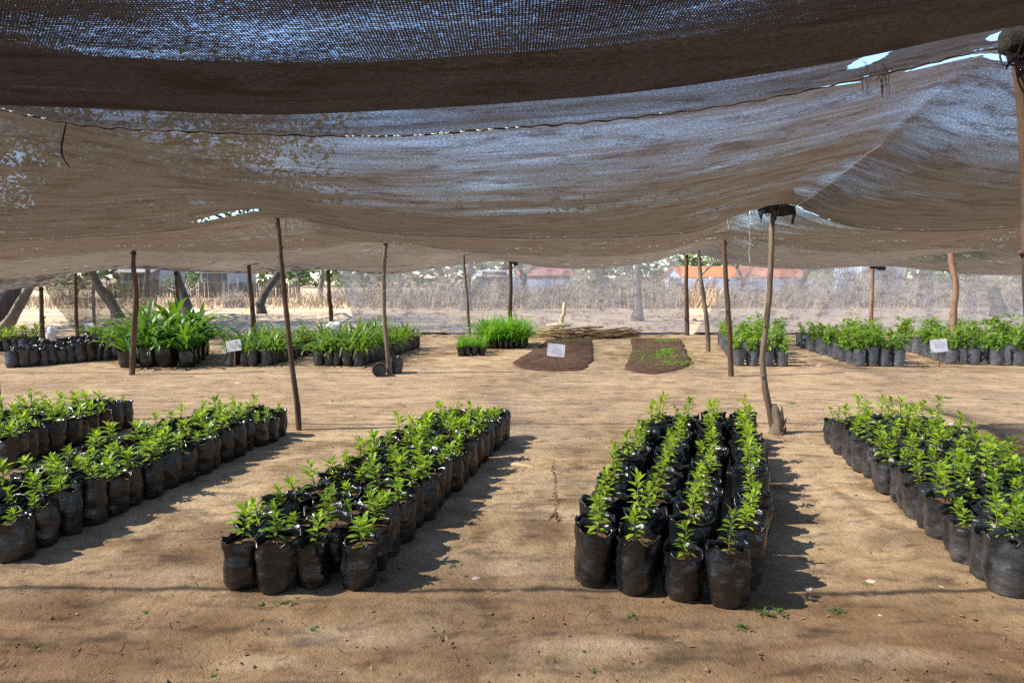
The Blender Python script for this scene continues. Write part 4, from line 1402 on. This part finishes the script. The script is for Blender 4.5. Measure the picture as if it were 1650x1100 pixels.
for i in range(1500):
    y = 2.3 + 5.5 * r5.random() ** 1.8
    x = r5.uniform(-.8, .8) * y
    if fbm(x * .9, y * .9, 6.2) < r5.uniform(-.5, .6):
        continue
    a = r5.uniform(0, 6.28)
    d = Vector((math.cos(a), math.sin(a), r5.uniform(-.1, .25))).normalized()
    p = Vector((x, y, gz(x, y) + .006))
    if r5.random() < .45:
        mb.leaf(p, d, Vector((r5.uniform(-.5, .5), r5.uniform(-.5, .5), 1)), r5.uniform(.012, .035), r5.uniform(.006, .014), r5.uniform(-.4, .4), .4, 3)
    else:
        L = r5.uniform(.02, .08)
        mb.tube([p, p + d * L * .5 + Vector((r5.uniform(-.006, .006), 0, .003)), p + d * L], [.0012, .0014, .0008], 4)
tag(mb.build('leaf_litter', MAT['litter']), 'dry leaf bits and twiglets strewn over the near soil', None, kind='stuff')
# crumbled ridge of an insect trail on the path
mb = MB()
for seg in ([(893, 742), (891, 760), (896, 778), (893, 795), (899, 804), (895, 815), (897, 835), (895, 852)], [(880, 806), (895, 804), (912, 805)], [(895, 825), (887, 838), (878, 846)]):
    for (a, b_) in zip(seg, seg[1:]):
        A, B = ground(*a), ground(*b_)
        for k in range(9):
            p = A.lerp(B, k / 9) + Vector((r5.gauss(0, .007), r5.gauss(0, .007), 0))
            mb.blob((p.x, p.y, gz(p.x, p.y) + .001), .009, .012, r5.uniform(.002, .006), r5.uniform(0, 90), .7, 7, 5, 2)
tag(mb.build('crumb_trail_dirt', MAT['clod']), 'thin crumbly raised trail of dirt on the central path', None, kind='stuff')
# weeds
mb = MB()
for (px, py, k, s) in ((1250, 985, 9, .05), (1195, 1010, 6, .035), (1352, 978, 8, .03), (1398, 940, 7, .022), (1475, 946, 8, .02), (1412, 1002, 6, .02), (1355, 1032, 8, .022),
                       (1430, 1022, 6, .022), (1338, 1022, 5, .016), (460, 968, 5, .03), (418, 972, 4, .022), (300, 985, 7, .022), (235, 985, 5, .018), (228, 1042, 8, .024), (190, 1065, 6, .02),
                       (310, 953, 8, .016), (735, 908, 6, .03), (620, 932, 8, .026), (650, 655, 6, .03), (1275, 650, 8, .04), (1525, 640, 10, .045), (1590, 642, 7, .04), (505, 1008, 5, .02), (345, 1085, 5, .022),
                       (785, 1055, 5, .02), (958, 1080, 4, .018), (540, 645, 6, .04), (1020, 990, 5, .02), (830, 1015, 5, .016), (1640, 650, 6, .04), (640, 600, 8, .03), (420, 610, 6, .04), (120, 1010, 6, .02), (60, 1040, 5, .02)):
    g = gp(px, py)
    for i in range(k + 3):
        p = g + Vector((r5.gauss(0, s * .7), r5.gauss(0, s * .7), -.002))
        for q in range(4):
            a = r5.uniform(0, 6.28)
            d = Vector((math.cos(a), math.sin(a), r5.uniform(.2, 1.5))).normalized()
            mb.leaf(p, d, Vector((0, 0, 1)), s * r5.uniform(.4, 1.0), s * .24, .4, .3, 3)
tag(mb.build('weeds', MAT['weed']), 'scattered tiny green weeds sprouting from the bare soil', None, kind='stuff')

# ------------------------------------------------------------------ trees and scrub beyond the net
def leafcloud(mb, c, rx, ry, rz, n, s, rr, gaps=.0):
    c = Vector(c)
    k = 0
    while k < n:
        d = Vector((rr.gauss(0, 1), rr.gauss(0, 1), rr.gauss(0, 1))).normalized() * (rr.random() ** .45)
        p = c + Vector((d.x * rx, d.y * ry, d.z * rz))
        k += 1
        if noise.noise(p * (1.6 / max(.6, rx))) < gaps - .1:
            continue
        dd = Vector((rr.gauss(0, 1), rr.gauss(0, 1), rr.gauss(0, .7))).normalized()
        mb.card(p, dd, Vector((rr.gauss(0, 1), rr.gauss(0, 1), 1)), s * rr.uniform(.6, 1.4), s * rr.uniform(.3, .6))


def tree(pts, Y, r0, label, m='trunk', fm='foli_dark', h=4.4, cr=2.6, nleaf=900, extra_limbs=(), seed=1, crown=True, name='tree', lean=(0, 0)):
    W = [at(px, py, Y) for px, py in pts]
    W[0].z = gz(W[0].x, Y)
    base = W[0].copy()
    rr = random.Random(seed)
    d = (W[-1] - W[-2]).normalized()
    top = W[-1]
    while top.z < h * .5:
        d = (d + Vector((rr.uniform(-.15, .15), rr.uniform(-.2, .2), .35))).normalized()
        top = top + d * .5
        W.append(top)
    root = thing(name, label, 'tree', base, 0, 'trees beyond the side net')
    W.insert(0, base - Vector((0, 0, .2)))
    mb = MB()
    n = len(W)
    mb.tube([w - base for w in W], [r0 * (1.35 if i < 2 else 1.0 - .45 * i / n) for i in range(n)], 12, .35, True, seed)
    mb.build('trunk', MAT[m], root)
    tp = W[-1] - base
    lb = MB()
    cl = MB()
    for k in range(6):
        a = 6.28 * k / 6 + rr.uniform(-.4, .4)
        e = tp + Vector((math.cos(a) * cr * rr.uniform(.5, 1), math.sin(a) * cr * rr.uniform(.5, 1), rr.uniform(.35, 1) * (h - tp.z))) + Vector((lean[0], lean[1], 0))
        mid = tp.lerp(e, .5) + Vector((rr.uniform(-.3, .3), rr.uniform(-.3, .3), .25))
        lb.tube([tp - Vector((0, 0, .15)), mid, e], [r0 * .42, r0 * .25, r0 * .08], 7, .3, False, k)
        if crown:
            leafcloud(cl, e, cr * .62, cr * .62, cr * .36, nleaf // 6, .26, rr)
    for lim in extra_limbs:
        P = [at(px, py, Y) - base for px, py in lim[0]]
        lb.tube(P, [lim[1] * (1 - .5 * i / len(P)) for i in range(len(P))], 8, .3)
    lb.build('limbs', MAT[m], root)
    if crown:
        cl.build('crown', MAT[fm], root, smooth=False)


tree([(1028, 517), (1029, 490), (1026, 460), (1027, 428)], 24.4, .175, 'straight grey tree trunk standing beyond the hazy net behind the seedbeds', seed=3, h=4.2)
tree([(422, 505), (419, 490), (428, 470), (442, 450), (455, 430)], 29.3, .20, 'dark leaning tree bending right beyond the left posts', 'trunk_dark', seed=5, h=4.6, cr=3.6, nleaf=2200, lean=(-1.5, -5))
tree([(303, 507), (296, 480), (288, 455), (283, 436)], 29.0, .22, 'thick dark trunk leaning left behind the big lilies', 'trunk_dark', seed=6, h=4.6, cr=3.6, nleaf=2200, lean=(-1.5, -5))
tree([(749, 500), (751, 470), (754, 445), (757, 425)], 32.0, .24, 'hazy grey tree with a pale forked limb behind the thin stick pole', seed=8, h=4.4, extra_limbs=[([(752, 492), (762, 473), (773, 458), (783, 450), (780, 441)], .14)])
tree([(1612, 510), (1606, 485), (1597, 460), (1588, 438)], 27.0, .27, 'broad hazy trunk leaning left at the right side beyond the net', 'trunk_dark', seed=9, h=4.4, cr=3)
tree([(2, 541), (20, 510), (36, 485), (48, 460)], 18.9, .15, 'leaning pale trunk at the far left edge', 'trunk', seed=10, h=6.4, cr=3.8, nleaf=4200, lean=(1.2, 2.5))
tree([(-28, 541), (-5, 508), (12, 480), (25, 462)], 19.6, .24, 'dark leaning trunk at the far left edge', 'trunk_dark', seed=11, h=6.8, cr=4.2, nleaf=4600, lean=(3.8, 2.0))
tree([(191, 514), (186, 498), (174, 480), (160, 462)], 26.0, .2, 'dark low trunk bending left behind the brown side net', 'trunk_dark', seed=12, h=5.4, cr=3.6, nleaf=3800, lean=(1.0, -3.0))
tree([(845, 478), (842, 460), (847, 440), (856, 425)], 46, .22, 'bare-branched tree in front of the maroon house', 'trunk_dark', 'foli_olive', seed=13, h=4.4, nleaf=300,
     extra_limbs=[([(846, 445), (838, 435), (828, 425)], .12), ([(848, 440), (866, 428), (876, 420)], .1)])
tree([(1284, 476), (1290, 460), (1297, 445), (1303, 428)], 47, .25, 'tree with slanting trunk in front of the orange-roofed building', 'trunk_dark', 'foli_olive', seed=14, h=4.6, nleaf=500)
tree([(1200, 472), (1196, 455), (1192, 440), (1186, 428)], 47, .16, 'thin tree before the orange-roofed building, left of the crooked pole', 'trunk', 'foli_yellow', seed=15, h=4.4, nleaf=600,
     extra_limbs=[([(1197, 458), (1206, 440), (1214, 428)], .1)])
tree([(1455, 480), (1457, 460), (1459, 440), (1461, 424)], 43, .16, 'thin pale tree beside the blue shed', 'trunk', 'foli_blue', seed=16, h=4.4, nleaf=700)
tree([(1110, 470), (1122, 452), (1136, 436), (1150, 424)], 46, .12, 'slanting thin tree at the net opening', 'trunk', 'foli_yellow', seed=17, h=4.4, nleaf=600)
tree([(235, 478), (236, 455), (238, 432)], 44, .2, 'dusty green tree far behind the big lilies', 'trunk', 'foli_dark', seed=18, h=4.6, cr=3.4, nleaf=1400)
tree([(515, 476), (517, 455), (519, 432)], 46, .18, 'yellowish tree far behind the left edge posts', 'trunk', 'foli_yellow', seed=19, h=4.0, cr=2.6, nleaf=1000)
tree([(640, 476), (644, 455), (642, 432)], 50, .2, 'dusty tree far behind the hazy net on the left', 'trunk', 'foli_dark', seed=20, h=4.4, cr=3.0, nleaf=1000)
tree([(-420, 560), (-416, 500), (-420, 420)], 15.2, .2, 'tall shade tree standing beyond the left side of the net canopy', seed=31, h=8.2, cr=3.4, nleaf=2600)
tree([(-60, 545), (-62, 500), (-58, 430)], 20.5, .2, 'shade tree behind the far left corner of the nursery', seed=32, h=7.6, cr=3.8, nleaf=2600)
pole([(152, 522), (151, 490), (150, 447)], 22.8, 3.2, 'pale straight post outside the brown side net', 'bark_red', None, name='fence_post', cat='post')


def shrub(px, py, wpx, hpx, Y, m, label, seed, n=900, s=.16):
    g = ground(px, 445 + EYE * FPX / Y)
    rr = random.Random(seed)
    base = Vector((g.x, Y, 0))
    root = thing('shrub', label, 'shrub', base, 0, 'shrubs beyond the dry grass')
    w, h = wpx / FPX * Y / 2, hpx / FPX * Y
    st, lf = MB(), MB()
    for k in range(7):
        a = rr.uniform(0, 6.28)
        e = Vector((math.cos(a) * w * .7, math.sin(a) * w * .5, h * rr.uniform(.45, .85)))
        st.tube([Vector((0, 0, -.1)), e * .5 + Vector((0, 0, .2)), e], [.06, .04, .015], 5)
        leafcloud(lf, e, w * .5, w * .45, h * .30, n // 7, s, rr)
    st.build('stems', MAT['twig'], root)
    lf.build('foliage', MAT[m], root, smooth=False)


shrub(1345, 475, 90, 50, 45, 'foli_olive', 'dark olive shrub right of the orange-roofed building', 1)
shrub(1500, 474, 90, 55, 44, 'foli_blue', 'blue-green shrub right of the blue shed', 2, 1300)
shrub(1600, 478, 110, 50, 41, 'foli_olive', 'olive shrub behind the broad leaning trunk', 3, 1100)
shrub(1700, 478, 120, 55, 40, 'foli_blue', 'blue-green shrub at the right edge beyond the net', 4, 1100)
shrub(938, 472, 46, 34, 42, 'foli_yellow', 'yellow-green shrub behind the upright peeled stick', 5, 500)
shrub(990, 474, 60, 40, 43, 'foli_olive', 'dry olive shrub left of the grey trunk', 6, 500)
shrub(1065, 474, 60, 42, 43, 'foli_olive', 'dry olive shrub right of the grey trunk', 7, 500)
shrub(300, 470, 70, 42, 47, 'foli_dark', 'dusty dark shrub behind the thick dark trunk', 8, 700)
shrub(210, 476, 60, 34, 42, 'foli_olive', 'dusty shrub behind the brown side net', 9, 600)
shrub(120, 480, 100, 45, 42, 'foli_dark', 'dark shrub far behind the empty bags', 10, 800)
shrub(20, 484, 100, 50, 40, 'foli_dark', 'dark shrub at the far left edge', 11, 800)
shrub(560, 470, 60, 36, 47, 'foli_olive', 'olive shrub behind the hazy net on the left', 12, 500)
shrub(700, 472, 70, 36, 46, 'foli_olive', 'dry shrub left of the forked hazy tree', 13, 500)

# dry grass band and brush
mb = MB()
r6 = random.Random(99)
for i in range(17000):
    Y = r6.uniform(33.5, 44)
    x = r6.uniform(-.86, .9) * Y
    dens = fbm(x * .16, Y * .25, 1.0)
    px = CX + x / Y * FPX
    left = px < 560
    if dens < r6.uniform(-.9, .25):
        continue
    h = (0.45 if left else .95) * (.55 + .7 * max(0, dens + .4)) * r6.uniform(.5, 1.3)
    if left and Y < 37 and r6.random() < .7:
        h *= .35
    h *= .55 + 1.1 * max(0, .45 + fbm(x * .55, Y * .6, 12.0))
    w = r6.uniform(.02, .05)
    ln = Vector((r6.gauss(.1, .42), r6.gauss(0, .2), 0)) * h
    a = r6.uniform(0, 3.14)
    s = Vector((math.cos(a), math.sin(a) * .4, 0)) * w
    b = len(mb.v)
    p = Vector((x, Y, -.02))
    mb.v += [p - s, p + s, p + s * .7 + ln * .35 + Vector((0, 0, h * .6)), p - s * .7 + ln * .35 + Vector((0, 0, h * .6)), p + ln + Vector((0, 0, h))]
    mb.f += [(b, b + 1, b + 2, b + 3), (b + 3, b + 2, b + 4)]
tag(mb.build('dry_grass', MAT['straw'], smooth=False), 'tall straw-coloured dry grass along the far side of the open ground', None, kind='stuff')
mb = MB()
for i in range(2600):
    Y = r6.uniform(19.5, 33)
    x = r6.uniform(-.86, .9) * Y
    if fbm(x * .3, Y * .3, 8) < r6.uniform(-.2, .8):
        continue
    h = r6.uniform(.03, .14)
    p = Vector((x, Y, 0))
    for q in range(3):
        d = Vector((r6.gauss(0, .6), r6.gauss(0, .4), 1)).normalized()
        mb.card(p, d, Vector((r6.gauss(0, 1), r6.gauss(0, 1), .2)), h, .03)
tag(mb.build('stubble_grass', MAT['straw'], smooth=False), 'sparse dry stubble on the open ground outside the net', None, kind='stuff')
mb = MB()
for (px, w, hh, Y) in ((985, 60, 1.7, 38), (1075, 60, 1.7, 38), (1225, 90, 1.6, 38), (1380, 60, 1.7, 36), (1440, 60, 1.9, 36), (1500, 90, 1.6, 36), (1300, 70, 1.3, 37), (880, 70, 1.2, 38), (720, 60, 1.2, 39),
                       (560, 60, 1.0, 40), (375, 36, 1.0, 35), (1640, 80, 1.4, 36), (520, 60, 1.0, 43), (800, 50, 1.3, 38)):
    c = at(px, 470, Y)
    W_ = w / FPX * Y / 2
    for k in range(70):
        b0 = Vector((c.x + r6.gauss(0, W_ * .7), Y + r6.gauss(0, .5), 0))
        a = r6.gauss(0, .55)
        L = hh * r6.uniform(.5, 1.15)
        e = b0 + Vector((math.sin(a) * L, r6.gauss(0, .3), math.cos(a) * L))
        m_ = b0.lerp(e, .5) + Vector((r6.gauss(0, .12), 0, r6.gauss(0, .08)))
        mb.tube([b0, m_, e], [.022, .016, .006], 4, cap=False)
        for q in range(2):
            t_ = r6.uniform(.4, .9)
            p = b0.lerp(e, t_)
            mb.tube([p, p + Vector((r6.gauss(0, .25), 0, r6.uniform(.05, .35)))], [.01, .004], 3, cap=False)
tag(mb.build('dry_brush_weeds', MAT['twig'], smooth=False), 'tangled grey dead brush rising from the dry grass', None, kind='stuff')
# far treeline
mb = MB()
for i in range(9000):
    a = r6.uniform(-1.05, 1.05)
    D = r6.uniform(95, 125)
    x, y = math.sin(a) * D, math.cos(a) * D
    top = 5.0 + 3.5 * fbm(x * .06, y * .06, 3, 3)
    z = r6.uniform(0, 1) ** .8 * top
    d = Vector((r6.gauss(0, 1), r6.gauss(0, 1), r6.gauss(0, .6))).normalized()
    mb.card(Vector((x, y, z)), d, Vector((r6.gauss(0, 1), r6.gauss(0, 1), 1)), r6.uniform(.9, 2.0), r6.uniform(.6, 1.2))
tag(mb.build('treeline', MAT['foli_dark'], smooth=False), 'distant dusty line of trees along the horizon', None, kind='stuff')


# ------------------------------------------------------------------ buildings
def house(name, label, cat, px0, px1, Y, depth, wh, rh, wm, rm, wins=(), door=None, flat=False, grp=None, win_y=1.1):
    x0, x1 = (px0 - CX) / FPX * Y, (px1 - CX) / FPX * Y
    cx, w = (x0 + x1) / 2, x1 - x0
    root = thing(name, label, cat, (cx, Y, 0), 0, grp)
    mb = MB()
    b = 0
    hx = w / 2
    V = [(-hx, 0, -.2), (hx, 0, -.2), (hx, depth, -.2), (-hx, depth, -.2), (-hx, 0, wh), (hx, 0, wh), (hx, depth, wh), (-hx, depth, wh)]
    mb.v = [Vector(v) for v in V]
    mb.f = [(0, 1, 5, 4), (1, 2, 6, 5), (2, 3, 7, 6), (3, 0, 4, 7)]
    if not flat:
        mb.v += [Vector((-hx, depth / 2, wh + rh)), Vector((hx, depth / 2, wh + rh))]
        mb.f += [(4, 8, 7), (5, 6, 9)]
    mb.build('wall', MAT[wm], root, smooth=False)
    mb = MB()
    o_, t_ = .35, .08
    if flat:
        mb.box((0, depth / 2, wh + .12), w + 2 * o_, depth + 2 * o_, .14, Matrix.Rotation(R(-4), 3, 'X'))
    else:
        sl = math.hypot(depth / 2 + o_, rh * (1 + o_ / (depth / 2)))
        an = math.atan2(rh, depth / 2)
        for sgn in (1, -1):
            cy = depth / 2 - sgn * (depth / 2 + o_) / 2
            cz = wh + rh - rh * (1 + o_ / (depth / 2)) / 2 + .05
            mb.box((0, cy, cz), w + 2 * o_, sl, t_, Matrix.Rotation(sgn * an, 3, 'X'))
    mb.build('roof', MAT[rm], root, smooth=False)
    for wx in wins:
        mb = MB()
        mb.box((wx * w / 2, -.02, win_y + .45), 1.1, .08, 1.0)
        f = mb.build('window', MAT['wall_white'], root, smooth=False)
        mb = MB()
        for s in (-1, 1):
            mb.box((wx * w / 2 + s * .26, -.05, win_y + .45), .46, .05, .86)
        mb.build('pane', MAT['dark_gap'], f, smooth=False)
    if door is not None:
        mb = MB()
        mb.box((door * w / 2, -.03, 1.0), .95, .08, 2.05)
        mb.build('door', MAT['reed'], root, smooth=False)


house('house', 'low white building seen above the dry grass left of the dark post', 'house', 772, 822, 62, 6, 1.6, .5, 'wall_white', 'roof_tin', (-.4, .4), 0.0)
house('house', 'low maroon house behind the pale blue wall', 'house', 838, 918, 66, 7, 1.65, .7, 'wall_maroon', 'roof_maroon', (), None)
house('building', 'long low building with bright orange roof behind the pale blue wall', 'building', 1102, 1300, 64, 8, 1.5, 1.0, 'wall_blue', 'wall_orange', (), None)
house('shed', 'blue tin shed between the shrubs and the brown edge post', 'shed', 1386, 1452, 46, 4, 2.6, .3, 'shed_blue', 'roof_tin', (), .3, True)
house('house', 'pale house far behind the dusty green tree at left', 'house', 325, 372, 68, 7, 2.0, .9, 'wall_white', 'roof_tin', (-.5, .5), 0)
house('house', 'pale house far behind the thick dark trunk at left', 'house', 196, 245, 66, 7, 2.0, .9, 'wall_white', 'roof_tin', (-.4, .5), 0.1)


def bwall(label, px0, px1, Y, h, m, name='boundary_wall', cat='wall'):
    x0, x1 = (px0 - CX) / FPX * Y, (px1 - CX) / FPX * Y
    root = thing(name, label, cat, ((x0 + x1) / 2, Y, 0))
    w = x1 - x0
    mb = MB()
    mb.box((0, 0, h / 2 - .1), w, .2, h + .2)
    mb.build('panel', MAT[m], root, smooth=False)
    n = max(3, int(w / 3) + 1)
    for k in range(n):
        mb = MB()
        mb.box((-w / 2 + w * k / (n - 1), -.02, h / 2 + .02), .26, .3, h + .16)
        mb.build('pillar', MAT[m], root, smooth=False)


bwall('pale blue block wall in front of the maroon house', 828, 926, 55, 1.35, 'wall_blue')
bwall('pale blue block wall in front of the orange-roofed building', 1078, 1345, 54, 1.45, 'wall_blue')

x0, x1, Y = (175 - CX) / FPX * 50, (485 - CX) / FPX * 50, 50
root = thing('reed_fence', 'dark reed fence behind the dry slope on the left', 'fence', ((x0 + x1) / 2, Y, 0))
mb = MB()
k = x0
while k < x1:
    hgt = 1.15 + .18 * fbm(k * 1.5, 0) + r6.uniform(-.1, .1)
    mb.tube([Vector((k - (x0 + x1) / 2, r6.uniform(-.03, .03), -.1)), Vector((k - (x0 + x1) / 2 + r6.gauss(0, .05), 0, hgt))], .03, 4)
    k += .055
mb.build('reed_panel', MAT['reed'], root, smooth=False)
k = x0
while k < x1:
    mb = MB()
    mb.tube([Vector((k - (x0 + x1) / 2, -.08, -.1)), Vector((k - (x0 + x1) / 2, -.08, 1.45))], .05, 6)
    mb.build('post', MAT['trunk'], root)
    k += 2.4

# ------------------------------------------------------------------ light
EL, AZ = R(46), R(9)       # sun height; shadows run towards +x and slightly away
sd = Vector((math.cos(EL) * math.cos(AZ), math.cos(EL) * math.sin(AZ), -math.sin(EL)))
sl = bpy.data.lights.new('sun', 'SUN')
sl.energy = 5.0
sl.angle = R(0.55)
sl.color = (1.0, 0.93, 0.82)
so = bpy.data.objects.new('sun', sl)
COL.objects.link(so)
so.rotation_euler = sd.to_track_quat('-Z', 'Y').to_euler()
so.location = (-20, -5, 20)
w = bpy.data.worlds.new('World')
scn.world = w
w.use_nodes = True
nt = w.node_tree
sky = nt.nodes.new('ShaderNodeTexSky')
sky.sky_type = 'NISHITA'
sky.sun_disc = False
sky.sun_elevation = EL
sky.sun_rotation = math.atan2(-sd.x, -sd.y)
sky.altitude = 1200
sky.ozone_density = 4.0
sky.dust_density = 0.4
bg = nt.nodes['Background']
nt.links.new(sky.outputs[0], bg.inputs[0])
bg.inputs[1].default_value = 0.15

scn.view_settings.view_transform = 'Standard'
scn.view_settings.look = 'None'
scn.view_settings.exposure = 1.6
scn.view_settings.gamma = 1.0
cy = scn.cycles
cy.max_bounces = 10
cy.diffuse_bounces = 4
cy.glossy_bounces = 3
cy.transmission_bounces = 4
cy.transparent_max_bounces = 16
cy.use_denoising = False
cy.sample_clamp_indirect = 6
try:
    cy.caustics_reflective = False
    cy.caustics_refractive = False
except Exception:
    pass
